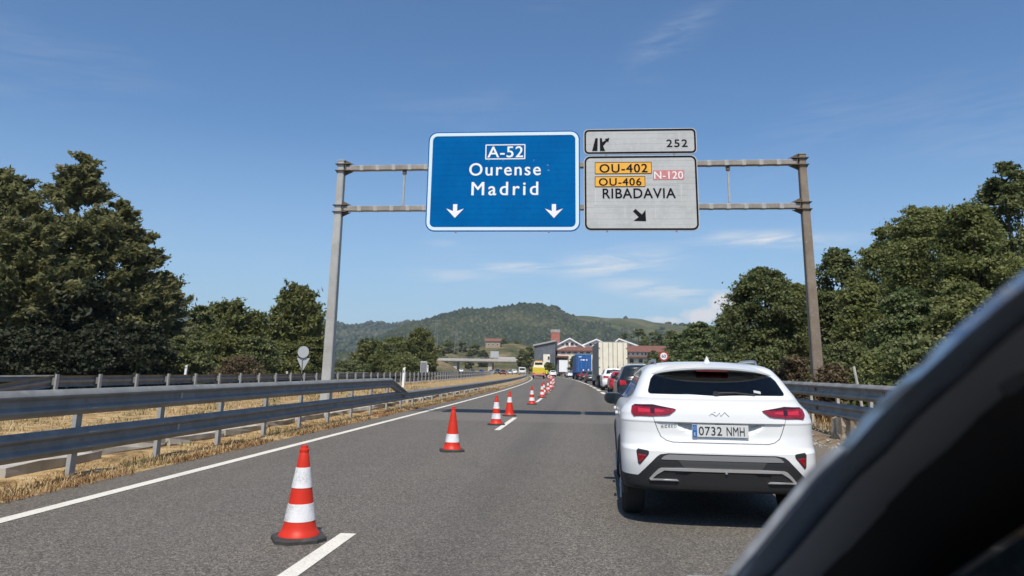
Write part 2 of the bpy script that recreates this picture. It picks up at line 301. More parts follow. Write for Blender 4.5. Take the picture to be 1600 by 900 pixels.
# ------------------------------------------------------------ object helpers
def mesh_np(name, V, F, mat, smooth=False, tint=None):
    """mesh from arrays; F is (n,3) or (n,4) or a list of tuples"""
    me = bpy.data.meshes.new(name)
    if isinstance(F, np.ndarray):
        V = np.asarray(V, np.float32); k = F.shape[1]; n = len(F)
        me.vertices.add(len(V)); me.vertices.foreach_set('co', V.ravel())
        me.loops.add(n*k); me.loops.foreach_set('vertex_index', F.astype(np.int32).ravel())
        me.polygons.add(n); me.polygons.foreach_set('loop_start', np.arange(0, n*k, k, dtype=np.int32))
        me.update(calc_edges=True)
    else:
        me.from_pydata([tuple(v) for v in V], [], [tuple(f) for f in F]); me.update()
    if tint is not None:
        a = me.attributes.new('tint', 'FLOAT', 'FACE'); a.data.foreach_set('value', np.asarray(tint, np.float32))
    if mat: me.materials.append(MT[mat] if isinstance(mat, str) else mat)
    if smooth: me.shade_smooth()
    return me
def link(name, me, parent=None, loc=None, rot=None):
    o = bpy.data.objects.new(name, me); COL.objects.link(o)
    if parent is not None: o.parent = parent
    if loc is not None: o.location = loc
    if rot is not None: o.rotation_euler = rot
    return o
def tag(o, label=None, cat=None, group=None, kind=None):
    if label: o['label'] = label
    if cat: o['category'] = cat
    if group: o['group'] = group
    if kind: o['kind'] = kind
    return o
def thing(name, label, cat, loc=(0, 0, 0), rz=0.0, group=None):
    o = bpy.data.objects.new(name, None); COL.objects.link(o); o.empty_display_size = 0.2
    o.location = loc; o.rotation_euler = (0, 0, rz)
    return tag(o, label, cat, group)
def dup(root, loc=None, rz=None, label=None, group=None):
    def cp(o, par):
        c = o.copy(); COL.objects.link(c)
        if par is not None: c.parent = par
        for ch in o.children: cp(ch, c)
        return c
    r = cp(root, None)
    if loc is not None: r.location = loc
    if rz is not None: r.rotation_euler = (0, 0, rz)
    if label: r['label'] = label
    if group: r['group'] = group
    return r
class MB:
    """collects shapes into ONE mesh"""
    def __init__(s): s.v = []; s.f = []
    def add(s, V, F):
        k = len(s.v); s.v += [tuple(p) for p in V]; s.f += [tuple(i+k for i in q) for q in F]; return s
    def box(s, c, d, rz=0.0, ch=0.0, ry=0.0, rx=0.0):
        bm = bmesh.new(); bmesh.ops.create_cube(bm, size=1)
        bmesh.ops.scale(bm, vec=d, verts=bm.verts)
        if ch: bmesh.ops.bevel(bm, geom=list(bm.edges), offset=ch, segments=2, profile=0.6, affect='EDGES')
        R = Matrix.Translation(c) @ Matrix.Rotation(rz, 4, 'Z') @ Matrix.Rotation(ry, 4, 'Y') @ Matrix.Rotation(rx, 4, 'X')
        bmesh.ops.transform(bm, matrix=R, verts=bm.verts); bm.verts.index_update()
        s.add([v.co for v in bm.verts], [[v.index for v in f.verts] for f in bm.faces]); bm.free(); return s
    def tube(s, pts, rads, n=8, cap=True):
        pts = [Vector(p) for p in pts]; rads = rads if hasattr(rads, '__len__') else [rads]*len(pts)
        V = []; F = []; up = None
        for i, p in enumerate(pts):
            d = (pts[min(i+1, len(pts)-1)]-pts[max(i-1, 0)]).normalized()
            if up is None: up = d.orthogonal().normalized()
            up = (up-d*up.dot(d)).normalized(); w = d.cross(up)
            V += [p+(up*math.cos(a)+w*math.sin(a))*rads[i] for a in (2*math.pi*k/n for k in range(n))]
        for i in range(len(pts)-1):
            F += [(i*n+k, i*n+(k+1) % n, (i+1)*n+(k+1) % n, (i+1)*n+k) for k in range(n)]
        if cap: F += [tuple(range(n))[::-1], tuple((len(pts)-1)*n+k for k in range(n))]
        return s.add(V, F)
    def lathe(s, prof, n=24, axis='Z', c=(0, 0, 0), phase=0.0):
        V = []; F = []; m = len(prof)
        for r, z in prof:
            for k in range(n):
                a = 2*math.pi*k/n+phase; x, y = r*math.cos(a), r*math.sin(a)
                V.append((x+c[0], y+c[1], z+c[2]) if axis == 'Z' else ((z+c[0], x+c[1], y+c[2]) if axis == 'X' else (x+c[0], z+c[1], y+c[2])))
        for i in range(m-1):
            F += [(i*n+k, i*n+(k+1) % n, (i+1)*n+(k+1) % n, (i+1)*n+k) for k in range(n)]
        F += [tuple(range(n))[::-1], tuple((m-1)*n+k for k in range(n))]
        return s.add(V, F)
    def prism(s, poly, y0, y1):
        """polygon in (x,z) extruded from y0 to y1"""
        n = len(poly); V = [(x, y0, z) for x, z in poly]+[(x, y1, z) for x, z in poly]
        F = [tuple(range(n)), tuple(range(2*n-1, n-1, -1))]+[(i, i+n, (i+1) % n+n, (i+1) % n) for i in range(n)]
        return s.add(V, F)
    def mesh(s, name, mat, smooth=False):
        bm = bmesh.new(); bv = [bm.verts.new(p) for p in s.v]
        for q in s.f:
            try: bm.faces.new([bv[i] for i in q])
            except ValueError: pass
        bmesh.ops.recalc_face_normals(bm, faces=bm.faces)
        me = bpy.data.meshes.new(name); bm.to_mesh(me); bm.free()
        if mat: me.materials.append(MT[mat] if isinstance(mat, str) else mat)
        if smooth:
            me.shade_smooth(); me.set_sharp_from_angle(angle=rad(38))
        return me
    def obj(s, name, mat, parent=None, smooth=False, loc=None, rot=None):
        return link(name, s.mesh(name, mat, smooth), parent, loc, rot)
def cx(Y):
    """sideways drift of the motorway, which bends gently to the left"""
    return 0.0 if Y < 25 else -(min(Y, 520)-25)**2/3700-(max(Y, 520)-520)*0.2676
def hd(Y): return 0.0 if Y < 25 else math.atan((min(Y, 520)-25)/1850)      # heading, turning left
def gz(Y):
    Y = min(Y, 900)
    return 0.0 if Y < 260 else (Y-260)**2*0.00003 if Y < 700 else 5.81+(Y-700)*0.0264
_rn = np.random.RandomState(5)
def sheet(name, xs, ys, zf, mat, label=None, bend=True):
    V = []; nx = len(xs)
    for y in ys:
        for x in xs: V.append((x+(cx(y) if bend else 0), y, zf(x, y)+gz(y)))
    i = np.arange(len(ys)-1)[:, None]*nx+np.arange(nx-1)[None]
    i = i.ravel(); F = np.stack([i, i+1, i+nx+1, i+nx], 1)
    return tag(link(name, mesh_np(name, np.array(V), F, mat, True)), kind='structure')
YS = list(np.arange(-40, 40, 4))+list(np.arange(40, 140, 6))+list(np.arange(140, 520, 15))+list(np.arange(520, 1101, 40))
# ------------------------------------------------------------ roads and ground
sheet('road', [-5.95, -4, -2, 0, 2, 4, 5.02], YS, lambda x, y: 0.0, 'asphalt')
sheet('opposite_road', [-27.0, -23, -19, -16.0], YS, lambda x, y: 0.0, 'asphalt')
def hum(x, y, a): return a*(math.sin(x*1.7+y*0.31)*math.sin(y*0.9-x)+0.5*math.sin(x*4.1-y*2.3))
YF = list(np.arange(-40, -8, 4))+list(np.arange(-8, 60, 0.5))+[y for y in YS if y >= 60]
sheet('median_ground', [-16.02, -15.2, -14.2, -13, -12, -11, -10, -9, -8.2, -7.5, -7.0, -6.6, -6.3, -6.1, -5.93],
      YF, lambda x, y: (-0.012 if x > -6.0 or x < -15.9 else 0.02+0.05*min(1, (-6.0-x))*(1 if x > -8 else 0.6)+hum(x, y, 0.02)), 'straw_soil')
sheet('verge_ground', [5.0, 5.2, 5.5, 5.9, 6.5, 7.2, 8.0, 9.0, 10.5, 12.0],
      YF, lambda x, y: (-0.012 if x < 5.1 else 0.04+0.20*min(1, (x-5.1)/0.6)+hum(x, y, 0.025)), 'verge_soil')
YB = [-60, -40, -20, 0, 20, 40, 60, 80, 110, 140, 180, 220, 260, 320, 400, 520, 700, 900, 1300, 2000, 3200]
sheet('left_field', [-3500, -2000, -1200, -700, -400, -250, -150, -100, -70, -50, -40, -34, -29, -27.0],
      YB, lambda x, y: -0.02-0.15*min(1, max(0, (-27-x)/6)), 'field')
sheet('right_field', [12.0, 16, 22, 30, 45, 70, 110, 170, 260, 420, 700, 1200, 2000, 3500],
      YB, lambda x, y: 0.23 if x < 12.5 else 0.1, 'field')
sheet('central_field', [-16.0, -11, -5.9], [1099, 1300, 2000, 3200], lambda x, y: -0.02, 'field')
sheet('far_road_field', [-27.0, -21, -16], [1099, 1300, 2000, 3200], lambda x, y: -0.02, 'field')
sheet('far_field', [-5.9, 0, 5, 12.0], [1099, 1300, 2000, 3200], lambda x, y: -0.02, 'field')
# road markings
def stripe(x0, x1, ya, yb, step=4.0):
    n = max(2, int((yb-ya)/step)+1); ys = np.linspace(ya, yb, n)
    V = []
    for y in ys: V += [(x0+cx(y), y, gz(y)+0.005), (x1+cx(y), y, gz(y)+0.005)]
    return V, [(2*i, 2*i+1, 2*i+3, 2*i+2) for i in range(n-1)]
def marking(name, x0, x1, ya, yb):
    m = MB(); m.add(*stripe(x0, x1, ya, yb)); return tag(m.obj(name, 'paint'), kind='structure')
marking('left_edge_line', -5.36, -5.20, -30, 700)
for k in range(-1, 22):
    ya = 1.93+17.05*k
    marking('lane_dash', -2.10, -1.96, ya, ya+5.05)
# right line of the through lane: solid stretches broken by short gaps (exit lane marking)
for k in range(-2, 40):
    ya = 3.0+8.0*k
    if 0 < ya < 10: continue
    marking('exit_lane_dash', 1.50, 1.78, ya, ya+4.6)
marking('opposite_edge_line', -26.2, -26.05, -30, 700); marking('opposite_edge_line', -16.9, -16.75, -30, 700)
for k in range(3, 24): marking('opposite_lane_dash', -21.6, -21.45, 12+17*k, 17+17*k)

# ------------------------------------------------------------ hills
def hill(name, sky_pts, D, depth, mat, zb=-2, seed=0, rough=5.0, ext=(None, None)):
    """ridge surveyed along its skyline at distance D, with a front slope of length depth and a back slope"""
    P = [at(px, py, D) for px, py in sky_pts]
    xs = np.array([p.x for p in P]); zs = np.array([p.z for p in P])-(10.0 if name == 'wooded_hill' else 5.0 if 'hill' in name else 0)
    X = np.linspace(xs[0], xs[-1], 150); Z = np.interp(X, xs, zs)
    k = np.ones(5)/5; Z = np.convolve(np.pad(Z, 2, 'edge'), k, 'valid')
    r = np.random.RandomState(seed); V = []; T_ = np.concatenate([np.linspace(-1, 0, 26), np.linspace(0.08, 1, 8)])
    ph = r.rand(8)*6.28
    for t in T_:
        for x, z in zip(X, Z):
            y = D+t*depth*(1 if t < 0 else 0.8); s = math.cos(t*math.pi/2)**1.25 if abs(t) < 1 else 0
            nz = rough*(math.sin(x*0.018+ph[0]+y*0.01)+0.7*math.sin(x*0.041+ph[1]-y*0.023)+0.5*math.sin(x*0.09+ph[2]+y*0.05))*s*min(1, abs(t)*4)
            V.append((x*(y/D), y, zb+(z-zb)*s+nz-(8 if abs(t) > 0.999 else 0)))
    n = len(X); i = (np.arange(len(T_)-1)[:, None]*n+np.arange(n-1)[None]).ravel()
    V = np.array(V)
    o = tag(link(name, mesh_np(name, V, np.stack([i, i+1, i+n+1, i+n], 1), mat, True)), kind='structure')
    return V.reshape(len(T_), n, 3)
far_sky = [(-700, 530), (-400, 505), (-200, 480), (0, 475), (150, 486), (290, 493), (345, 500), (404, 498), (450, 496), (493, 501), (526, 504), (578, 510), (602, 508), (632, 509), (680, 512), (760, 520), (900, 530)]
main_sky = [(560, 545), (600, 522), (630, 511), (656, 502), (680, 494), (697, 488), (727, 481), (763, 479), (794, 477.5), (822, 475), (846, 477.5), (870, 482.5), (884, 490), (905, 500), (940, 512), (990, 530), (1050, 545)]
vine_sky = [(760, 520), (820, 505), (870, 494), (882, 491), (930, 493.5), (975, 497), (1000, 501), (1022, 506), (1060, 507), (1110, 512), (1180, 508), (1300, 500), (1500, 505), (1900, 520), (2300, 540)]
H_far = hill('far_hills', far_sky, 2400, 900, 'forest_floor', seed=1, rough=7)
H_main = hill('wooded_hill', main_sky, 1250, 520, 'forest_floor', seed=2, rough=4)
H_vine = hill('terraced_hill', vine_sky, 1550, 700, 'vine_hill', seed=3, rough=4)

# ------------------------------------------------------------ foliage generators
def ico_dirs():
    bm = bmesh.new(); bmesh.ops.create_icosphere(bm, subdivisions=1, radius=1); bm.verts.index_update()
    V = np.array([v.co[:] for v in bm.verts]); F = np.array([[v.index for v in f.verts] for f in bm.faces]); bm.free(); return V, F
IV, IF = ico_dirs()
def blobs(name, C, S, mat, seed, kind='stuff', jit=0.35):
    """many small crowns, each an uneven lump, in one mesh (far-off wood)"""
    r = np.random.RandomState(seed); n = len(C)
    V = IV[None]*(1+jit*(r.rand(n, len(IV), 1)*2-1))*S[:, None, :]+C[:, None, :]
    F = IF[None]+np.arange(n)[:, None, None]*len(IV)
    patch_ = 0.24*np.sin(C[:, 0]*0.013+C[:, 1]*0.006)*np.sin(C[:, 1]*0.017-C[:, 0]*0.005)+0.12*np.sin(C[:, 0]*0.05+C[:, 1]*0.03)
    tint = np.clip(np.repeat(r.normal(0.42, 0.20, n)+patch_, len(IF))+r.normal(0, 0.08, n*len(IF)), 0, 1)
    return tag(link(name, mesh_np(name, V.reshape(-1, 3), F.reshape(-1, 3), mat, False, tint)), kind=kind)
def forest_on(H, name, n, seed, size, cover=(0, 1), vis=26, sel=None):
    r = np.random.RandomState(seed); nt_, nx, _ = H.shape
    i = r.rand(n)*(vis-1); j = r.rand(n)*(nx-2); i0 = i.astype(int); j0 = j.astype(int); a = (i-i0)[:, None]; b = (j-j0)[:, None]
    C = (H[i0, j0]*(1-a)+H[i0+1, j0]*a)*(1-b)+(H[i0, j0+1]*(1-a)+H[i0+1, j0+1]*a)*b
    if sel is not None: C = C[sel(C, i/(vis-1), r)]
    s = size*(0.6+0.8*r.rand(len(C)))
    S = np.stack([s*0.6, s*0.6, s*(0.42+0.35*r.rand(len(C)))], 1)
    C[:, 2] += S[:, 2]*0.1
    blobs(name, C, S, 'leaf_far', seed+1)
forest_on(H_main, 'hill_forest', 19000, 11, 7.5, vis=28, sel=lambda C, t, r: (np.sin(C[:, 0]*0.021+1.3)*np.sin(C[:, 1]*0.03+C[:, 0]*0.01) < 0.72+0.3*r.rand(len(C))))
forest_on(H_far, 'distant_forest', 9000, 12, 14.0, vis=28, sel=lambda C, t, r: (np.sin(C[:, 0]*0.006)+np.sin(C[:, 1]*0.01+C[:, 0]*0.004) < 0.9+r.rand(len(C))))
forest_on(H_vine, 'terrace_woods', 6500, 13, 8.0, vis=27,
          sel=lambda C, t, r: (C[:, 0] > 250+r.normal(0, 50, len(C))) | (t < 0.42+0.12*np.sin(C[:, 0]*0.02)) | (r.rand(len(C)) < 0.04))
# vineyard rows: low hedges along the terraces
m = MB(); rr = random.Random(4)
for row in range(12, 25):
    for j in range(58, 92):
        p, q = H_vine[row, j], H_vine[row, j+1]
        for k in range(2):
            f0 = k/2; a = p*(1-f0)+q*f0; b = p*(1-f0-0.42)+q*(f0+0.42)
            m.box((*(((a+b)/2)[:2]), (a[2]+b[2])/2+0.9), (abs(b[0]-a[0]), 3.0, 2.2))
vy = m.obj('vineyard_rows', 'leaf_far'); vy.data.attributes.new('tint', 'FLOAT', 'FACE')
vy.data.attributes['tint'].data.foreach_set('value', np.clip(np.random.RandomState(3).normal(0.8, 0.15, len(vy.data.polygons)), 0, 1).astype(np.float32)); tag(vy, kind='stuff')

def leaves(C, R, n, size, rng, up=0.35, aspect=1.6, axis=None, fill=0.45):
    """small leaf quads gathered in twig-sized tufts that fill ellipsoid clumps; C centres (k,3), R radii (k,3), n leaves per clump"""
    k = len(C); ms = max(5, n//22); ln = max(6, n//ms)
    d = rng.normal(size=(k, ms, 3)); d /= np.linalg.norm(d, axis=2, keepdims=True)
    d[:, :, 2] = np.where(rng.rand(k, ms) < up*0.6, np.abs(d[:, :, 2]), d[:, :, 2])
    q = fill+(1.12-fill)*rng.rand(k, ms, 1)**0.7+0.55*(rng.rand(k, ms, 1) < 0.14)*rng.rand(k, ms, 1)
    P = d*q*R[:, None, :]
    rs = (R.mean(1)*0.20+0.02)[:, None, None]*(0.6+0.9*rng.rand(k, ms, 1))
    g_ = rng.normal(size=(k, ms, ln, 3))*rs[:, :, None, :]*(1.5, 0.8, 0.62)
    P = (P[:, :, None, :]+g_).reshape(k, ms*ln, 3); d = np.repeat(d, ln, 1)
    if axis is not None:                       # rotate clump frame: local x along axis
        ax = axis/np.linalg.norm(axis, axis=1, keepdims=True); sx = np.cross([0, 0, 1.0], ax); sx /= np.linalg.norm(sx, axis=1, keepdims=True)+1e-9
        uz = np.cross(ax, sx)
        rt = lambda A_: A_[:, :, 0:1]*ax[:, None]+A_[:, :, 1:2]*sx[:, None]+A_[:, :, 2:3]*uz[:, None]
        P = rt(P); d = rt(d)
    P = (P+C[:, None, :]).reshape(-1, 3); N = len(P)
    nrm = d.reshape(-1, 3)*0.55+rng.normal(size=(N, 3))*0.6; nrm[:, 2] += up
    nrm /= np.linalg.norm(nrm, axis=1, keepdims=True)
    t = rng.normal(size=(N, 3))
    if axis is not None: t = t*0.6+np.repeat(axis/np.linalg.norm(axis, axis=1, keepdims=True), ms*ln, 0)
    t -= nrm*np.sum(t*nrm, 1, keepdims=True); t /= np.linalg.norm(t, axis=1, keepdims=True)
    b = np.cross(nrm, t); s = size*(0.55+0.9*rng.rand(N, 1)); l = s*aspect*0.5; w = s*0.5
    V = np.stack([P-t*l, P+b*w-t*l*0.1, P+t*l, P-b*w-t*l*0.1], 1).reshape(-1, 3)
    F = np.arange(N*4).reshape(-1, 4)
    ct = rng.normal(0.47, 0.13, (k, 1, 1))+rng.normal(0, 0.13, (k, ms, 1))
    tint = np.clip((ct+rng.normal(0, 0.11, (k, ms, ln))).ravel(), 0, 1)
    LEAFCOUNT.append(N)
    return V, F, tint
LEAFCOUNT = []
LK = {'conifer': (0.60, 2.0), 'pine': (0.62, 1.9), 'broad': (0.62, 1.9)}
def tree(name, label, base, H, prof, mat, seed, leaf=0.2, nleaf=18000, kind='broad', lean=(0, 0), group=None, cat='tree', trunk_r=None, low=0.0, nclump=None):
    """prof: [(height fraction, crown radius in m)], trunk with limbs that reach into the leaf clumps"""
    rng = np.random.RandomState(seed); t = thing(name, label, cat, base, 0, group); leaf *= LK[kind][0]; nleaf = int(nleaf*LK[kind][1])
    hs_, rs_ = zip(*prof); rmax = max(rs_); K = int((nclump or (70 if kind != 'conifer' else 110))*1.35)
    hf = np.interp(rng.rand(K), np.cumsum(np.array([0]+[(rs_[i]+rs_[i+1])*(hs_[i+1]-hs_[i]) for i in range(len(hs_)-1)]))/sum((rs_[i]+rs_[i+1])*(hs_[i+1]-hs_[i]) for i in range(len(hs_)-1)), hs_)
    hf[:K//7] = 0.80*hs_[-1]+rng.rand(K//7)*0.19*hs_[-1]
    a = rng.rand(K)*6.283; env = np.interp(hf, hs_, rs_)
    if kind == 'conifer':
        q = 0.35+0.72*rng.rand(K)**0.6; ln = env*0.38+0.35
        C = np.stack([np.cos(a)*env*q, np.sin(a)*env*q, hf*H], 1)
        R = np.stack([ln, ln*0.42, ln*0.17+0.10], 1)*(0.75+0.5*rng.rand(K, 1))
        ax = np.stack([np.cos(a), np.sin(a), 0.30+0.35*rng.rand(K)], 1)
        V, F, ti = leaves(C, R, nleaf//K, leaf, rng, 0.5, 2.4, ax, 0.2)
    elif kind == 'pine':
        q = 0.3+0.7*rng.rand(K)**0.6; r0 = (env*0.28+0.25)*(0.8+0.5*rng.rand(K))
        C = np.stack([np.cos(a)*env*q, np.sin(a)*env*q, hf*H], 1)
        R = np.stack([r0*1.5, r0*0.75, r0*0.7], 1); ax = np.stack([np.cos(a)*0.6, np.sin(a)*0.6, 0.9+0.5*rng.rand(K)], 1)
        V, F, ti = leaves(C, R, nleaf//K, leaf, rng, 0.3, 2.6, ax, 0.15)
    else:
        q = 0.25+0.75*rng.rand(K)**0.5; r0 = (env*0.22+0.13)*(0.55+0.85*rng.rand(K))
        q = np.minimum(q, np.maximum(0.1, 1.05-r0/np.maximum(env, 0.3)*0.75))
        C = np.stack([np.cos(a)*env*q, np.sin(a)*env*q, hf*H], 1)
        R = np.stack([r0, r0, r0*0.72], 1)
        V, F, ti = leaves(C, R, nleaf//K, leaf, rng, 0.4, 1.45, None, 0.4)
    C[:, 0] += lean[0]*hf; C[:, 1] += lean[1]*hf
    V[:, 0] += lean[0]*V[:, 2]/H; V[:, 1] += lean[1]*V[:, 2]/H
    V[:, 2] = np.maximum(V[:, 2], 0.03)
    link('crown', mesh_np('crown', V, F, mat, False, ti), t)
    tr = trunk_r or 0.022*H+0.04; m = MB(); top = hs_[-1]*0.9
    pts = [(lean[0]*h_+rng.normal(0, 0.02*H)*(0 if h_ == 0 else 0.6), lean[1]*h_+rng.normal(0, 0.02*H)*(0 if h_ == 0 else 0.6), h_*H-(0.15 if h_ == 0 else 0)) for h_ in np.linspace(0, top, 7)]
    m.tube(pts, [tr*(1.25 if i == 0 else 1-0.14*i) for i in range(7)], 8)
    order = np.argsort(-np.linalg.norm(R, axis=1))[:min(K, 16 if kind != 'broad' else 14)]
    for i in order:
        h0 = max(0.12, hf[i]-(0.10 if kind == 'conifer' else 0.22)); j = min(5, int(h0/top*6)); f0 = h0/top*6-j
        p0 = Vector(pts[j]).lerp(Vector(pts[j+1]), min(1, f0)); p1 = Vector(C[i]); pm_ = p0.lerp(p1, 0.5)+Vector((0, 0, 0.12*(p1-p0).length*(1 if kind == 'broad' else -0.3)))
        m.tube([p0, pm_, p1], [tr*0.38, tr*0.24, tr*0.08], 5)
    m.obj('trunk', 'bark', t, True)
    return t

# ------------------------------------------------------------ crash barriers
WP = [(0.0, 0.158), (0.012, 0.155), (0.074, 0.106), (0.083, 0.090), (0.078, 0.072), (0.030, 0.034), (0.022, 0.0), (0.030, -0.034), (0.078, -0.072), (0.083, -0.090), (0.074, -0.106), (0.012, -0.155), (0.0, -0.158)]
def wbeam_mesh(L, face, mat='galv', sag=0.0):
    """W profile beam of length L along +y, bulging towards face (+1: +x, -1: -x); sag bends the far end down"""
    m = MB(); pf = [(x*face, z) for x, z in WP]+[((x-0.005)*face, z) for x, z in reversed(WP)]
    n = len(pf); ts = [0, 1] if not sag else [0, 0.25, 0.5, 0.75, 1]
    V = [(x, L*t, z-sag*t) for t in ts for x, z in pf]
    F = [(i*n+k, i*n+(k+1) % n, (i+1)*n+(k+1) % n, (i+1)*n+k) for i in range(len(ts)-1) for k in range(n)]
    F += [(k, k+1, n-2-k, n-1-k) for k in range(n//2-1)]+[tuple((len(ts)-1)*n+j for j in (k+1, k, n-1-k, n-2-k)) for k in range(n//2-1)]
    m.add(V, F); me = m.mesh('beam', mat); me.shade_smooth(); me.set_sharp_from_angle(angle=rad(28)); return me
def post_mesh(h, mat='galv_post'):
    m = MB(); m.box((0, -0.058, h/2-0.2), (0.055, 0.006, h+0.4)); m.box((0.026, 0, h/2-0.2), (0.006, 0.109, h+0.4)); m.box((-0.026, 0, h/2-0.2), (0.006, 0.109, h+0.4))
    return m.mesh('post', mat)
def spacer_mesh(mat='galv'):
    m = MB(); m.box((0, 0, 0), (0.13, 0.11, 0.20), ch=0.008); return m.mesh('spacer', mat)
def bolt_mesh(): m = MB(); m.lathe([(0.022, 0.0), (0.022, 0.012), (0.012, 0.018)], 8, 'X'); return m.mesh('bolt', 'galv')
def barrier(name, label, x0, face, beams, posts, mat='galv', pm_='galv_post', ztop=0.0, reflect=None, bolts=0, cat='crash barrier'):
    """beams: [(z centre, y start, y end)], posts: [(y, height)] ; face = side the beams look to"""
    t = thing(name, label, cat, (x0, 0, 0))
    bm_ = wbeam_mesh(4.03, face, mat); pmesh = {}; sp = spacer_mesh(mat); bo = bolt_mesh()
    for zc, ya, yb in beams:
        y = ya; i = 0
        while y < yb-0.1:
            o = link('beam', bm_, t, (cx(y)+face*(0.10+0.003*(i % 2)), y, gz(y)+zc), (math.atan((gz(y+4)-gz(y))/4), 0, math.atan((cx(y)-cx(y+4))/4))); y += 4.0; i += 1
    for y, h_ in posts:
        if h_ not in pmesh: pmesh[h_] = post_mesh(h_, pm_)
        p = link('post', pmesh[h_], t, (cx(y), y, gz(y)+ztop), (0, 0, hd(y)))
        for zc, ya, yb in beams:
            if ya-0.1 <= y <= yb and y < 110:
                link('spacer', sp, p, (face*0.065-(0.0), 0, zc-ztop))
                if y < bolts: link('bolt', bo, p, (face*0.117, 0, zc-ztop))
    return t
YP = [1.6+2.0*k for k in range(-5, 40)]+[81.6+4.0*k for k in range(0, 45)]
nl = barrier('crash_barrier', 'nearest crash barrier at left, with a second upper beam ending past the gantry column', -6.42, 1,
             [(0.94, -10.4, 25.6), (0.47, -10.4, 230)], [(y, 1.06 if y < 26 else 0.62) for y in YP], bolts=40)
# tapered end of the upper beam, bent down on to the lower one
link('beam_end', wbeam_mesh(2.3, 1, 'galv', 0.46), nl, (0.104, 25.6, 0.94))
m = MB()
for y in [3.6+8*k for k in range(0, 12)]:
    for zc in ((0.94, 0.47) if y < 25 else (0.47,)):
        m2 = MB(); m2.box((0, 0, 0), (0.03, 0.05, 0.09), ch=0.006); m2.obj('reflector', 'flange', nl, loc=(0.135+cx(y), y+0.3, zc))
ol = barrier('crash_barrier', 'crash barrier beyond the dry median, seen from behind with posts in front of the beam', -14.75, -1,
             [(0.90, 20.8, 261), (0.45, 20.8, 261)], [(20.9+2.0*k, 1.10) for k in range(0, 41)]+[(102.9+4.0*k, 1.10) for k in range(0, 40)])
link('beam_end', wbeam_mesh(4.2, -1, 'galv', 0.55), ol, (-0.106, 20.8, 0.90), (0, 0, math.pi)) if False else None
def end_down(par, x, y, z, L, drop, face, mat='galv'):
    """terminal beam that slopes down towards the viewer"""
    me = wbeam_mesh(L, -face, mat, drop); link('beam_end', me, par, (x, y, z), (0, 0, math.pi))
end_down(ol, -0.10, 20.8, 0.90, 6.0, 0.62, -1); end_down(ol, -0.10, 20.8, 0.45, 6.0, 0.40, -1)
fl = barrier('crash_barrier', 'low dark steel crash barrier on the far side of the opposite carriageway below the trees', -28.2, 1,
             [(0.62, 4, 252)], [(5+4.0*k, 0.75) for k in range(0, 62)], 'galv', ztop=-0.15)
YR = [2.0+2.0*k for k in range(0, 22)]+[46.0+4*k for k in range(0, 16)]
rb = barrier('crash_barrier', 'doubled steel crash barrier with rust spots right of the road behind the white car', 5.62, -1,
             [(1.08, 1.4, 109), (0.66, 1.4, 109)], [(y, 1.04) for y in YR], 'galv_old', 'concrete', ztop=0.20, bolts=40)
for y in (14.9, 11.1, 19.1):
    for zc in (1.08, 0.66):
        m2 = MB(); m2.lathe([(0.05, 0.0), (0.055, 0.008), (0.03, 0.022)], 10, 'X'); m2.obj('rusty_bolt', 'rust', rb, loc=(-0.128 if 0 else -0.155, y, zc))
# pale footings round the right hand posts
for i, (y, s) in enumerate([(13.2, 0.9), (15.4, 1.1), (17.3, 1.0)]):
    bm = bmesh.new(); bmesh.ops.create_cube(bm, size=1); bmesh.ops.subdivide_edges(bm, edges=bm.edges[:], cuts=2, use_grid_fill=True); rr = random.Random(i+3)
    for v in bm.verts: v.co = Vector((v.co.x*0.34, v.co.y*0.62*s, v.co.z*0.46))+Vector((rr.uniform(-.03, .03), rr.uniform(-.05, .05), rr.uniform(-.04, .04)))
    me = bpy.data.meshes.new('concrete_footing'); bm.to_mesh(me); bm.free(); me.materials.append(MT['rubble'])
    o = link('concrete_footing', me, None, (5.50, y, 0.30)); tag(o, ['rough pale footing block under the right barrier, nearest of three', 'rough pale footing block under the right barrier, middle of three', 'rough pale footing block under the right barrier, farthest of three'][i], 'concrete block', 'footing blocks under the right barrier')

# broken concrete gutter in the median
gt = thing('drainage_gutter', 'broken pale concrete gutter running along the dry median behind the near barrier', 'gutter', (-7.2, 0, 0)); rr = random.Random(8)
for k in range(26):
    y = 4+2.0*k; w = rr.uniform(0.35, 0.65); bm = bmesh.new(); bmesh.ops.create_cube(bm, size=1); bmesh.ops.subdivide_edges(bm, edges=bm.edges[:], cuts=2, use_grid_fill=True)
    for v in bm.verts: v.co = Vector((v.co.x*w*rr.uniform(.85, 1.1), v.co.y*1.95, v.co.z*0.24+rr.uniform(-.015, .015)+abs(v.co.x)*0.10))
    me = bpy.data.meshes.new('gutter_slab'); bm.to_mesh(me); bm.free(); me.materials.append(MT['concrete'])
    link('gutter_slab', me, gt, (rr.uniform(-.12, .12), y, 0.012), (0, 0, rr.uniform(-.03, .03)))

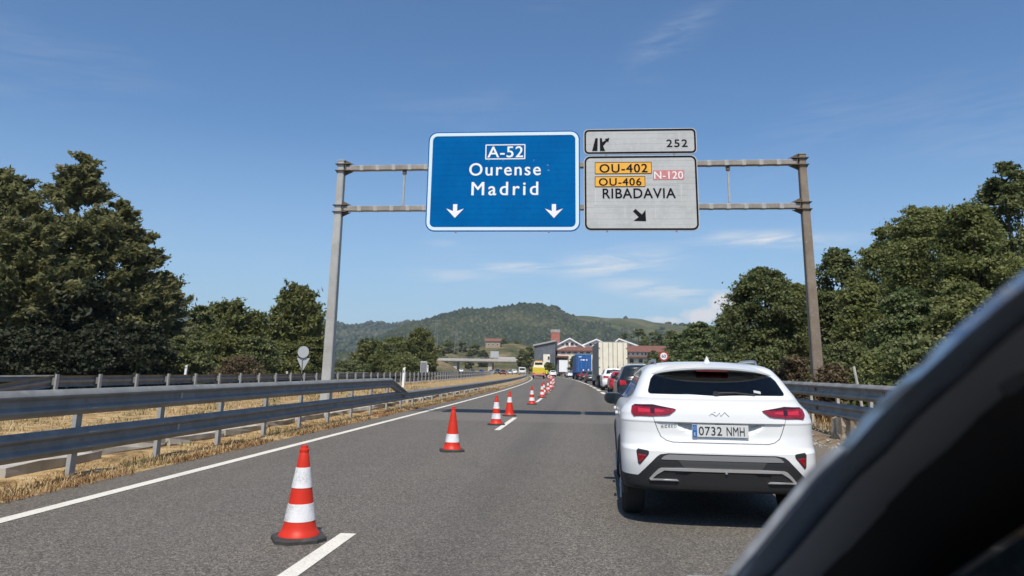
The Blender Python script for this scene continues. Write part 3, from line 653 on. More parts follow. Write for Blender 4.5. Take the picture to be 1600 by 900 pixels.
# ------------------------------------------------------------ gantry
GY = 22.9; GK = GY/19.5
def zz_(z): return CAM_H+(z-CAM_H)*GK
g = thing('sign_gantry', 'tall steel gantry spanning the road on two columns and carrying the signs', 'gantry', (0, GY, 0))
XL, XR = -6.46*GK, 5.67*GK
def column(x, mat, zb, top):
    bm = bmesh.new(); bmesh.ops.create_cube(bm, size=1)
    for v in bm.verts: k_ = (0.148, 0.155) if v.co.z < 0 else (0.102, 0.115); v.co = (math.copysign(k_[0], v.co.x), math.copysign(k_[1], v.co.y), zb if v.co.z < 0 else top)
    bmesh.ops.bevel(bm, geom=list(bm.edges), offset=0.018, segments=2, affect='EDGES'); bm.verts.index_update()
    m = MB(); m.add([v.co for v in bm.verts], [[v.index for v in f.verts] for f in bm.faces]); bm.free()
    c = m.obj('column', mat, g, loc=(x, 0, 0))
    b = MB(); b.box((0, 0, zb+0.02), (0.46, 0.5, 0.04), ch=0.004); b.box((0, 0, zb-0.15), (0.62, 0.66, 0.29), ch=0.02); b.obj('base_plate', 'concrete', c)
    for s in (-1, 1):
        for q in (-1, 1):
            d = MB(); d.lathe([(0.03, 0), (0.03, 0.05), (0.02, 0.07)], 8, 'Z', (s*0.17, q*0.19, zb+0.04)); d.obj('anchor_bolt', 'galv', c)
    k = MB(); k.box((0, 0, top+0.015), (0.23, 0.25, 0.03), ch=0.005); k.obj('column_cap', mat, c)
    return c
cl = column(XL, 'col_left', 0.05, zz_(6.86)); cr_ = column(XR, 'col_right', 0.20, zz_(6.92))
for zc in (zz_(6.68), zz_(5.545)):
    sl_ = (0.08 if zc > 7 else 0.04)/(XR-XL)
    m = MB(); L = XR-XL-0.245-0.10; m.box((0, 0, 0), (L+0.04, 0.22, 0.150), ch=0.012)
    bmo = m.obj('crossbeam', 'beam', g, loc=((XL+XR)/2, 0, zc+0.02), rot=(0, -sl_, 0))
    f = MB(); f.box((0, 0, 0), (0.12, 0.232, 0.163), ch=0.006); fm = f.mesh('flange', 'flange')
    x = -L/2+0.50
    while x < L/2-0.2:
        link('flange', fm, bmo, (x, 0, 0)); x += 0.515
    # brackets where beams meet the columns: plates with stiffening gussets
    for col_, side, x0 in ((cl, 1, XL), (cr_, -1, XR)):
        zz = zc+(0.0 if side > 0 else 0.07 if zc > 7 else 0.04)
        b = MB()
        for dz in (-0.105, 0.105): b.box((side*0.06, 0, dz), (0.46, 0.34, 0.022))
        for dz in (-1, 1):
            b.prism([(side*0.105, dz*0.117), (side*0.40, dz*0.117), (side*0.105, dz*0.26)], -0.012, 0.012)
            b.prism([(-side*0.105, dz*0.117), (-side*0.18, dz*0.117), (-side*0.105, dz*0.21)], -0.012, 0.012)
        b.box((side*0.165, 0, 0), (0.03, 0.29, 0.19))
        b.obj('bracket', 'flange_dark', g, loc=(x0, 0, zz))
for x in (-4.72*GK, 3.80*GK, -3.1, -0.8, 0.9, 2.3):
    m = MB(); m.box((0, 0, 0), (0.055, 0.055, zz_(6.68)-zz_(5.545)-0.20), ch=0.006); s_ = m.obj('strut', 'flange', g, loc=(x, 0.0, zz_(6.125)+(x+5)*0.004))
    m = MB(); m.box((0, 0, 0.50), (0.11, 0.11, 0.12)); m.obj('strut_foot', 'flange_dark', s_)

# ------------------------------------------------------------ signs
def rr_half(z, w, h, r):
    """half width of a rounded rectangle at height z from its centre"""
    d = abs(z)-(h/2-r)
    return w/2 if d <= 0 else w/2-r+math.sqrt(max(0, r*r-d*d))
def slat_mesh(w, h, r, z0, z1, th=0.03):
    n = 1 if max(abs(z0), abs(z1)) <= h/2-r else 6
    pts = [(rr_half(z0+(z1-z0)*i/n, w, h, r), z0+(z1-z0)*i/n) for i in range(n+1)]
    return MB().prism([(x, z) for x, z in pts]+[(-x, z) for x, z in reversed(pts)], 0, th)
def ring(name, w, h, r, t, mat, parent, y, th=0.004):
    m = MB(); P = []
    for s in (0, t):
        q = []; rr_ = max(0.01, r-s); W_, H_ = w/2-s, h/2-s
        for cxx, czz, a0 in ((W_-rr_, H_-rr_, 0), (-W_+rr_, H_-rr_, 90), (-W_+rr_, -H_+rr_, 180), (W_-rr_, -H_+rr_, 270)):
            for k in range(7): a = rad(a0+15*k); q.append((cxx+rr_*math.cos(a), czz+rr_*math.sin(a)))
        P.append(q)
    n = len(P[0]); V = [(x, yy, z) for yy in (0, th) for q in P for x, z in q]
    F = []
    for i in range(n):
        j = (i+1) % n
        F += [(i, j, n+j, n+i), (2*n+i, 3*n+i, 3*n+j, 2*n+j), (i, 2*n+i, 2*n+j, j), (n+i, n+j, 3*n+j, 3*n+i)]
    m.add(V, F); return m.obj(name, mat, parent, loc=(0, y, 0))
def glyphs(name, txt, w, h, mat, parent, loc, bold=0.012, space=1.0, th=0.004, rot=None):
    """lettering as thin raised plates; the word's outline box is fitted to w x h; faces -y"""
    c = bpy.data.curves.new('t', 'FONT'); c.body = txt; c.size = 1.0; c.offset = 0.0; c.extrude = 0.01; c.space_character = space; c.resolution_u = 4
    o = bpy.data.objects.new('t', c); COL.objects.link(o); bpy.context.view_layer.update()
    me = bpy.data.meshes.new_from_object(o.evaluated_get(bpy.context.evaluated_depsgraph_get()))
    bpy.data.objects.remove(o); bpy.data.curves.remove(c)
    V = np.array([v.co[:] for v in me.vertices]); lo, hi = V.min(0), V.max(0)
    S = np.stack([(V[:, 0]-(lo[0]+hi[0])/2)*w/(hi[0]-lo[0]), -th*(V[:, 2]-lo[2])/(hi[2]-lo[2]), (V[:, 1]-(lo[1]+hi[1])/2)*h/(hi[1]-lo[1])], 1)
    F = [tuple(p.vertices) for p in me.polygons]; n = len(S); bpy.data.meshes.remove(me); d_ = bold*h*0.9; VV, FF = [], []
    for q, (sx, sz) in enumerate(((0, 0), (-d_, 0.25*d_), (d_, -0.25*d_), (-0.4*d_, -0.6*d_), (0.4*d_, 0.6*d_)) if bold > 0 else ((0, 0),)):
        VV += [(v[0]*(1-2*d_/w)+sx, v[1]-0.0004*q*(1 if v[1] < -th/2 else -0.5), v[2]*(1-1.2*d_/h)+sz) for v in S]; FF += [tuple(i+q*n for i in f) for f in F]
    me = bpy.data.meshes.new(name); me.from_pydata(VV, [], FF); me.update(); me.materials.clear(); me.materials.append(MT[mat])
    return link(name, me, parent, loc, rot)
def panel(name, label, cat, x0, x1, z0, z1, r, mat, slat=0.176, y=GY-0.20, group=None):
    w, h = x1-x0, z1-z0
    t = thing(name, label, cat, ((x0+x1)/2, y, (z0+z1)/2), group=group)
    n = max(2, round(h/slat)); s = h/n
    for i in range(n):
        a = -h/2+i*s; o = slat_mesh(w, h, r, a+0.0015, a+s-0.0015).obj('slat', mat, t, loc=(0, 0.0015*(i % 2), 0))
    for fx in (-0.30, 0.30):
        m = MB(); m.box((fx*w, 0.055, 0), (0.06, 0.045, h-0.1)); m.obj('rear_rail', 'galv', t)
        for zz in (-h/2-0.01,): m = MB(); m.box((fx*w, 0.02, zz), (0.05, 0.05, 0.05)); m.obj('clamp', 'galv', t)
    return t, w, h
def poly_part(name, pts, mat, parent, y, th=0.004):
    return MB().prism(pts, -th, 0).obj(name, mat, parent, loc=(0, y, 0))
YF_ = -0.0035
bs, w, h = panel('direction_sign', 'large blue overhead sign naming Ourense and Madrid with two white arrows', 'road sign', -4.06*GK, -0.02*GK, zz_(4.90), zz_(7.61), 0.28, 'sign_blue')
ring('border', w-0.07, h-0.07, 0.25, 0.10, 'sign_border_pale', bs, YF_-0.004)
def bpos(px, py):   # photo pixel -> panel coordinates
    p = at(px, py, GY-0.2); return p
def on(sign, px, py): p = at(px, py, sign.location.y); return (p.x-sign.location.x, p.z-sign.location.z)
def word(sign, txt, px0, px1, py0, py1, mat, bold=0.012, space=1.0, y=YF_):
    a = on(sign, px0, py0); b = on(sign, px1, py1)
    return glyphs('lettering', txt, b[0]-a[0], a[1]-b[1], mat, sign, ((a[0]+b[0])/2, y, (a[1]+b[1])/2), bold, space)
word(bs, 'A-52', 762, 817.5, 229, 246, 'sign_white_bright', 0.02, 1.08)
a = on(bs, 789.6, 237.3); rg = ring('route_frame', 1.25, 0.485, 0.02, 0.032, 'sign_white_bright', bs, YF_-0.004); rg.location.x = a[0]; rg.location.z = a[1]
word(bs, 'Ourense', 733.5, 845, 255, 274, 'sign_white_bright', 0.02, 1.18)
word(bs, 'Madrid', 737, 841, 284.5, 305, 'sign_white_bright', 0.02, 1.28)
for px in (711, 865.5):
    a = on(bs, px, 329.5); k = 0.225; X, Z = a
    pts = [(-0.055, .17), (.055, .17), (.055, -.005), (.235, .06), (.0, -.18), (-.235, .06), (-.055, -.005)]
    poly_part('arrow', [(X+x*GK, Z+z*1.05*GK) for x, z in pts], 'sign_white_bright', bs, YF_)
# scuffed traces of old lettering right of the word
for (px, py, dw, dh) in ((856, 258, 0.05, 0.02), (857, 266, 0.06, 0.02), (834, 250.5, 0.012, 0.05), (786, 251, 0.012, 0.05), (763, 251, 0.012, 0.04)):
    a = on(bs, px, py); poly_part('scuff_mark', [(a[0]-dw/2, a[1]-dh/2), (a[0]+dw/2, a[1]-dh/2-0.01), (a[0]+dw/2, a[1]+dh/2), (a[0]-dw/2, a[1]+dh/2+0.01)], 'sign_scuff_blue', bs, YF_, 0.002)
ns, w, h = panel('exit_number_sign', 'small white overhead panel with exit symbol and the number 252', 'road sign', 0.08*GK, 3.01*GK, zz_(6.945), zz_(7.645), 0.15, 'sign_white')
ring('border', w-0.05, h-0.05, 0.135, 0.053, 'sign_black', ns, YF_-0.004)
word(ns, '252', 1041, 1074.5, 218, 229.5, 'sign_black', 0.022, 1.15)
def P_(sign, *pp): return [on(sign, *p) for p in pp]
poly_part('exit_symbol', P_(ns, (930.2, 216), (934, 216), (933.6, 236), (925.2, 236)), 'sign_black', ns, YF_)
poly_part('exit_symbol', P_(ns, (937.2, 216), (940.5, 216), (941.2, 222), (946.5, 219), (944.8, 217.4), (952.2, 215.4), (950.4, 222.6), (948.4, 221), (942.4, 228), (945.5, 236), (937.4, 236)), 'sign_black', ns, YF_)
ws, w, h = panel('exit_direction_sign', 'white overhead sign for Ribadavia with orange route numbers and a slanting black arrow', 'road sign', 0.08*GK, 3.00*GK, zz_(4.915), zz_(6.915), 0.20, 'sign_white')
ring('border', w-0.05, h-0.05, 0.18, 0.053, 'sign_black', ws, YF_-0.004)
for txt, bx, tx in (('OU-402', (929.5, 253.5, 1018, 272), (936.5, 1012, 256.5, 269.5)), ('OU-406', (929.5, 275.8, 1008, 292.2), (935.5, 1002.5, 278.5, 290))):
    q = P_(ws, (bx[0], bx[3]), (bx[2], bx[3]-0.6), (bx[2], bx[1]-0.6), (bx[0], bx[1]))
    poly_part('route_panel', q, 'sign_orange', ws, YF_, 0.003)
    (xa, za), (xb, zb_) = q[0], q[2]
    rg = ring('route_frame', xb-xa, zb_-za, 0.015, 0.016, 'sign_black', ws, YF_-0.0065, 0.003); rg.location.x = (xa+xb)/2; rg.location.z = (za+zb_)/2
    word(ws, txt, *tx, 'sign_black', 0.03, 1.12, YF_-0.0035)
q = P_(ws, (1020.5, 281.2), (1069, 280.6), (1069, 265.6), (1020.5, 266.2)); poly_part('route_panel', q, 'sign_red_faded', ws, YF_, 0.003)
word(ws, 'N-120', 1022, 1067.5, 268, 279.5, 'sign_white_bright', 0.008, 1.05, YF_-0.0035)
word(ws, 'RIBADAVIA', 941.5, 1056, 294.5, 309.5, 'sign_black', 0.022, 1.08)
poly_part('arrow', P_(ws, (989, 330), (993, 326.5), (1003, 335.2), (1008.5, 328), (1009.5, 345.5), (990, 345), (998, 339.2)), 'sign_black', ws, YF_)
for (x0_, y0_, x1_, y1_) in ((930, 293.5, 931.2, 322), (930, 320.5, 1066, 321.3), (1010, 288, 1060, 288.8), (976, 322, 977, 342), (1024, 322, 1025, 342), (1064, 290, 1065, 315)):
    poly_part('scuff_mark', P_(ws, (x0_, y1_), (x1_, y1_), (x1_, y0_), (x0_, y0_)), 'sign_scuff', ws, YF_, 0.0015)

# ------------------------------------------------------------ traffic cones
def make_cone(bands, label, H=0.755):
    t = thing('traffic_cone', label, 'traffic cone', group='traffic cones along the broken line')
    def R(z): return 0.130-(z-0.13)*(0.130-0.030)/(H-0.13)
    bm = MB(); s = 0.212; cpt = [(s, s*0.55), (s*0.55, s), (-s*0.55, s), (-s, s*0.55), (-s, -s*0.55), (-s*0.55, -s), (s*0.55, -s), (s, -s*0.55)]
    V = []
    for k, z in ((1.0, 0.0), (1.0, 0.028), (0.95, 0.040), (0.7, 0.044)): V += [(x*k, y*k, z) for x, y in cpt]
    F = [tuple(range(8))[::-1]]+[(i*8+k, i*8+(k+1) % 8, i*8+8+(k+1) % 8, i*8+8+k) for i in range(3) for k in range(8)]+[tuple(range(24, 32))]
    bm.add(V, F); bm.obj('base', 'cone_base', t, False)
    b = MB(); prof = [(0.172, 0.040), (0.168, 0.055), (0.150, 0.075), (0.138, 0.105), (0.131, 0.13)]
    prof = prof+[(R(z), z) for z in np.linspace(0.18, H-0.06, 8)]+[(0.037, H-0.055), (0.041, H-0.05), (0.041, H-0.03), (0.032, H-0.025), (0.030, H), (0.016, H)]
    b.lathe(prof, 28); bo = b.obj('body', 'cone_red', t, True)
    for z0, z1 in bands:
        c = MB(); c.lathe([(R(z0)-0.004, z0), (R(z0)+0.003, z0+0.003), (R(z1)+0.003, z1-0.003), (R(z1)-0.004, z1)], 28); c.obj('reflective_band', 'cone_band', t, True)
    return t
def band_mat():
    m = bpy.data.materials.new('worn_reflective_band'); m.use_nodes = True; t = NT(m.node_tree); b = m.node_tree.nodes['Principled BSDF']
    o = t.n('ShaderNodeTexCoord').outputs['Object']
    v = t.n('ShaderNodeTexVoronoi', feature='DISTANCE_TO_EDGE'); v.inputs['Scale'].default_value = 55; t.put(v.inputs['Vector'], o)
    wear = t.math('MULTIPLY', t.ramp(t.noise(o, 7, 3), [(0.42, 0.0), (0.62, 1.0)]), t.ramp(t.noise(o, 70, 2), [(0.42, 0.15), (0.6, 0.95)]))
    t.put(b.inputs['Base Color'], t.mix(wear, (0.74, 0.73, 0.73, 1), (0.42, 0.42, 0.43))); b.inputs['Roughness'].default_value = 0.4
    return m
MT['cone_band'] = band_mat()
B2 = [(0.155, 0.295), (0.415, 0.58)]
conesA = make_cone(B2, 'nearest traffic cone, red with two white bands, at the end of a white dash'); conesA.location = (-2.37, 6.69, 0.0); conesA.rotation_euler = (0.012, -0.010, 0.5)
conesB = make_cone([(0.155, 0.297)], 'second traffic cone, red with only one low white band, between two dashes'); conesB.location = (-2.29, 13.98, 0.0); conesB.rotation_euler = (0.0, 0.008, 0.25)
c3_ = dup(conesA, (-2.25, 20.77, 0), 0.9, 'third traffic cone, beside the near end of the second white dash')
conesD = make_cone([(0.415, 0.58)], 'fourth traffic cone, red with only one high white band, beside the second dash'); conesD.location = (-2.28, 24.88, 0); conesD.rotation_euler.z = 0.2
ordn = ['fifth', 'sixth', 'seventh', 'eighth', 'ninth', 'tenth', 'eleventh', 'twelfth', 'thirteenth', 'fourteenth', 'fifteenth', 'sixteenth', 'seventeenth', 'eighteenth', 'nineteenth', 'twentieth', 'twenty-first', 'twenty-second', 'twenty-third', 'twenty-fourth']
yy = [33.5, 42.5, 47.2, 54.4, 62.1]+[69.5+8.3*k for k in range(14)]
for i, y in enumerate(yy):
    lab = ordn[i]+' traffic cone counting from the nearest, '+('alone in the gap before the far row' if i == 0 else 'in the row curving away')
    dup(conesA, (-2.10+cx(y)+0.05*math.sin(i*2.1), y, gz(y)), 0.4*i, lab)

# ------------------------------------------------------------ small roadside furniture
def sign_backs():
    p = at(474.5, 550, 54); t = thing('road_sign', 'pair of small signs seen from behind, a disc above an inverted triangle on one pole', 'road sign', (p.x, 54, -0.1))
    m = MB(); m.tube([(0, 0, 0), (-0.07, 0, p.z+0.4)], 0.035, 8); m.obj('pole', 'galv', t)
    m = MB(); m.lathe([(0.41, -0.075), (0.41, -0.045)], 28, 'Y', (0, 0, p.z+0.1)); d = m.obj('sign_disc', 'sign_back', t)
    zt = at(474, 559.5, 54).z+0.1; zl = at(474, 578, 54).z+0.1
    m = MB().prism([(-0.48, zt), (0.48, zt), (0.05, zl), (-0.05, zl)], 0.045, 0.07); m.obj('sign_triangle', 'sign_back', t)
    return t
sign_backs()
def delineator(px, ptop, pbot, Y, label, lean=0.0):
    a = at(px, pbot, Y); b = at(px, ptop, Y); h_ = max(0.5, b.z-a.z); w_ = 0.13
    t = thing('marker_post', label, 'marker post', (a.x, Y, a.z), group='white marker posts beside the opposite carriageway')
    m = MB().prism([(-w_/2, 0), (w_/2, 0), (w_/2+lean, h_), (-w_/2+lean, h_*0.93)], -0.04, 0.04); m.obj('post_body', 'sign_white_bright', t)
    m = MB(); m.box((lean*0.6, -0.043, h_*0.78), (w_*0.5, 0.012, h_*0.14)); m.obj('reflector', 'ink_grey', t); return t
delineator(289, 570, 589, 46, 'white marker post with slanted top before the dark trees, leftmost of those posts', 0.03)
delineator(448, 582, 590, 62, 'short white marker post just left of the sign seen from behind')
delineator(629.5, 573, 605, 44, 'white marker post behind the end of the upper barrier beam', 0.03)
delineator(668, 570, 586, 100, 'white marker post beside the grey cabinet near the overpass slope')
pc = at(662, 586, 105); m = MB(); m.box((0, 0, 0.95), (0.9, 0.45, 1.9), ch=0.03); cab = thing('roadside_cabinet', 'grey roadside cabinet at the foot of the pines', 'cabinet', (pc.x, 105, pc.z-0.1)); m.obj('housing', 'sign_back', cab)
m = MB(); m.box((0, -0.232, 1.0), (0.74, 0.012, 1.5)); m.obj('door', 'galv', cab)
def speed_sign():
    Y = 58; p = at(1037, 556.5, Y); t = thing('speed_limit_sign', 'round red and white speed limit sign reading 60 beyond the white car', 'road sign', (p.x, Y, 0.2)); zc = p.z-0.2
    m = MB(); m.box((0, 0, (zc+0.3)/2), (0.09, 0.05, zc+0.3)); m.obj('pole', 'galv', t)
    m = MB(); m.lathe([(0.36, -0.06), (0.36, -0.035)], 30, 'Y', (0, 0, zc)); m.obj('sign_rim', 'sign_red', t)
    m = MB(); m.lathe([(0.25, -0.066), (0.25, -0.0605)], 30, 'Y', (0, 0, zc)); m.obj('sign_face', 'sign_white_bright', t)
    glyphs('lettering', '60', 0.32, 0.22, 'sign_black', t, (0, -0.0665, zc), 0.02)
    m = MB(); m.lathe([(0.40, -0.03), (0.40, -0.02)], 30, 'Y', (0, 0, zc)) if 0 else m.box((0, -0.02, zc), (0.5, 0.02, 0.06)); m.obj('bracket', 'galv', t)
speed_sign()
m = MB(); m.tube([(0, 0, -0.2), (-0.16, 0, 1.15)], [0.035, 0.028], 7); p = at(1348, 592, 17); o = m.obj('wooden_stake', 'concrete', None, loc=(p.x, 17, p.z-0.9)); tag(o, 'leaning pale stake standing in the brush behind the right barrier', 'stake')

# ------------------------------------------------------------ cars
def pchip(x, y, xq):
    x, y = np.asarray(x, float), np.asarray(y, float); h_ = np.diff(x); d = np.diff(y)/h_
    m_ = np.zeros(len(x)); m_[0], m_[-1] = d[0], d[-1]
    for i in range(1, len(x)-1):
        if d[i-1]*d[i] > 0:
            w1, w2 = 2*h_[i]+h_[i-1], h_[i]+2*h_[i-1]; m_[i] = (w1+w2)/(w1/d[i-1]+w2/d[i])
    k = np.clip(np.searchsorted(x, xq)-1, 0, len(x)-2); t = (xq-x[k])/h_[k]
    return ((1+2*t)*(1-t)**2)*y[k]+t*(1-t)**2*h_[k]*m_[k]+t*t*(3-2*t)*y[k+1]+t*t*(t-1)*h_[k]*m_[k+1]
class Body:
    """car body as a stack of plan outlines; table rows: z, rear y, rear cap depth, rear squareness, half width, front y, front cap depth"""
    def __init__(s, rows, nz=90, nr=26, ns=16, nf=18, sculpt=None):
        A = np.array(rows, float); t = np.arange(len(A)); tq = np.linspace(0, len(A)-1, nz)
        tq = np.unique(np.concatenate([tq, t]))
        z, yr, ar, n_, w, yf, af = [pchip(t, A[:, k], tq) for k in range(7)]
        V = []
        for k in range(len(tq)):
            half = []
            for i in range(nr+1):
                ph = math.pi/2*(i/nr); e = 2/n_[k]
                half.append((w[k]*abs(math.sin(ph))**e, yr[k]+ar[k]-ar[k]*abs(math.cos(ph))**e))
            ys, ye = yr[k]+ar[k], yf[k]-af[k]
            for i in range(1, ns):
                f = i/ns; half.append((w[k], ys+(ye-ys)*f))
            for i in range(nf+1):
                ph = math.pi/2*(1-i/nf); e = 2/2.6
                half.append((w[k]*abs(math.sin(ph))**e, ye+af[k]*abs(math.cos(ph))**e))
            ring_ = half+[(-x, y) for x, y in half[-2:0:-1]]
            for x, y in ring_:
                dy_ = sculpt(x, z[k]) if (sculpt and y < yr[k]+ar[k]*0.75) else 0.0
                V.append((x, y+dy_, z[k]))
        m = len(ring_); F = [(k*m+i, k*m+(i+1) % m, (k+1)*m+(i+1) % m, (k+1)*m+i) for k in range(len(tq)-1) for i in range(m)]
        F += [tuple(range(m))[::-1], tuple((len(tq)-1)*m+i for i in range(m))]
        s.V, s.F = V, F
        s.bvh = BVHTree.FromPolygons([Vector(v) for v in V], F)
    def obj(s, name, mat, parent, wheels=(), R=0.37, inner=0.55, cuts=(), low=None):
        m = MB(); m.add(s.V, s.F); me = m.mesh(name, mat); me.shade_smooth(); me.set_sharp_from_angle(angle=rad(42))
        o = link(name, me)
        if wheels or cuts:
            cs = [c_.obj('cutter', None) for c_ in cuts]
            for y, zc in wheels:
                for sd in (-1, 1):
                    c = MB(); c.lathe([(R, 0.0), (R, 0.6)], 36, 'X', (sd*inner-(0.6 if sd < 0 else 0), y, zc)); co = c.obj('cutter', None); cs.append(co)
            for co in cs:
                md = o.modifiers.new('b', 'BOOLEAN'); md.operation = 'DIFFERENCE'; md.object = co; md.solver = 'EXACT'
            dg = bpy.context.evaluated_depsgraph_get(); me2 = bpy.data.meshes.new_from_object(o.evaluated_get(dg)); o.modifiers.clear(); o.data = me2; me2.name = name
            me2.materials.clear(); me2.materials.append(MT[mat]); me2.materials.append(MT['dark_grey_plastic'])
            for p in me2.polygons:
                c = p.center; p.material_index = 1 if (low and c.z < low(c)) else 0
                if cuts and s.bvh.find_nearest(c)[3] > 0.018: p.material_index = 1
                for y, zc in wheels:
                    if abs(math.hypot(c.y-y, c.z-zc)-R) < 0.012 and abs(c.x) > inner-0.02 or (math.hypot(c.y-y, c.z-zc) < R+0.005 and abs(abs(c.x)-inner) < 0.01): p.material_index = 1
            me2.shade_smooth(); me2.set_sharp_from_angle(angle=rad(35))
            for co in cs: bpy.data.objects.remove(co)
        o.parent = parent
        return o
    def cast(s, a, b, axis):
        if axis == 'rear': o_, d = Vector((a, -3, b)), Vector((0, 1, 0))
        elif axis == 'front': o_, d = Vector((a, 9, b)), Vector((0, -1, 0))
        elif axis == 'left': o_, d = Vector((-3, a, b)), Vector((1, 0, 0))
        elif axis == 'right': o_, d = Vector((3, a, b)), Vector((-1, 0, 0))
        else: o_, d = Vector((a, b, 4)), Vector((0, 0, -1))
        hit = s.bvh.ray_cast(o_, d)
        return hit[0], d
    def patch(s, name, poly, axis, mat, parent, off=0.004, th=0.02, nrow=14, ncol=14, smooth_poly=0, flat=None):
        """piece that follows the body surface; poly outline given in the view from that side"""
        for _ in range(smooth_poly):
            q = []
            for i in range(len(poly)):
                a, b = poly[i], poly[(i+1) % len(poly)]
                q += [(a[0]*.75+b[0]*.25, a[1]*.75+b[1]*.25), (a[0]*.25+b[0]*.75, a[1]*.25+b[1]*.75)]
            poly = q
        z0, z1 = min(p[1] for p in poly), max(p[1] for p in poly); G = []
        for r in range(nrow+1):
            z = z0+(z1-z0)*(r/nrow); z = min(max(z, z0+1e-5), z1-1e-5); xs = []
            for i in range(len(poly)):
                (xa, za), (xb, zb) = poly[i], poly[(i+1) % len(poly)]
                if (za-z)*(zb-z) <= 0 and za != zb: xs.append(xa+(xb-xa)*(z-za)/(zb-za))
            lo, hi = min(xs), max(xs); G.append([(lo+(hi-lo)*c/ncol, z) for c in range(ncol+1)])
        V, B = [], []
        last = None
        for row in G:
            for a, b in row:
                p, d = s.cast(a, b, axis)
                if p is None:
                    p = Vector(last) if last is not None else Vector((0, 0, 0))
                    if axis in ('rear', 'front'): p = Vector((a, last.y if last else 0, b))
                    elif axis in ('left', 'right'): p = Vector((last.x if last else 0, a, b))
                last = p
                if flat is not None and axis == 'rear': p = Vector((a, flat, b))
                V.append(p-d*off); B.append(p+d*th)
        n = ncol+1; m = nrow+1; F = []
        for i in range(m-1):
            for j in range(n-1):
                q = (i*n+j, i*n+j+1, (i+1)*n+j+1, (i+1)*n+j); F.append(q); F.append(tuple(k+m*n for k in reversed(q)))
        edge = [j for j in range(n)]+[i*n+n-1 for i in range(1, m)]+[(m-1)*n+j for j in range(n-2, -1, -1)]+[i*n for i in range(m-2, 0, -1)]
        for k in range(len(edge)): a, b = edge[k], edge[(k+1) % len(edge)]; F.append((a, b, b+m*n, a+m*n))
        mb = MB(); mb.add(V+B, F); me = mb.mesh(name, mat); me.shade_smooth(); me.set_sharp_from_angle(angle=rad(40))
        return link(name, me, parent)
    def line(s, name, pts, axis, mat, parent, r=0.004, off=0.0, closed=False, sub=8):
        P = []
        if closed: pts = list(pts)+[pts[0]]
        for (a, b), (c, d_) in zip(pts[:-1], pts[1:]):
            for k in range(sub):
                f = k/sub; h_, dd = s.cast(a+(c-a)*f, b+(d_-b)*f, axis)
                if h_ is not None: P.append(h_-dd*off)
        h_, dd = s.cast(*pts[-1], axis)
        if h_ is not None: P.append(h_-dd*off)
        m = MB(); m.tube(P, r, 6); return m.obj(name, mat, parent, True)
def wheel_proto():
    root = bpy.data.objects.new('wheel', None)
    return root
_wm = {}
def wheel(parent, x, y, r=0.335, w=0.225, rim='rim'):
    key = (r, w)
    if key not in _wm:
        a = MB(); a.lathe([(r*0.62, -w/2), (r*0.9, -w/2), (r*0.985, -w/2+0.03), (r, -w/4), (r, w/4), (r*0.985, w/2-0.03), (r*0.9, w/2), (r*0.62, w/2)], 32, 'X'); t_ = a.mesh('tyre', 'tyre', True)
        b = MB(); b.lathe([(r*0.64, -w/2+0.02), (r*0.64, w/2-0.012), (r*0.58, w/2-0.012), (r*0.56, w/2-0.05), (r*0.12, w/2-0.03)], 30, 'X')
        for k in range(5):
            an = 2*math.pi*k/5; b.tube([(w/2-0.02, math.cos(an)*r*0.1, math.sin(an)*r*0.1), (w/2-0.012, math.cos(an)*r*0.6, math.sin(an)*r*0.6)], [0.035, 0.028], 5)
        _wm[key] = (t_, b.mesh('rim', rim, True))
    t_, b_ = _wm[key]
    wo_ = link('wheel', t_, parent, (x, y, r), (0, 0, 0 if x > 0 else math.pi)); 
    link('rim', b_, wo_)
    return wo_
def mirrored(pts): return [(-x, z) for x, z in reversed(pts)]
def both(pts):   # right half outline from bottom centre round to top centre -> whole
    return pts+[(-x, z) for x, z in reversed(pts) if abs(x) > 1e-6]

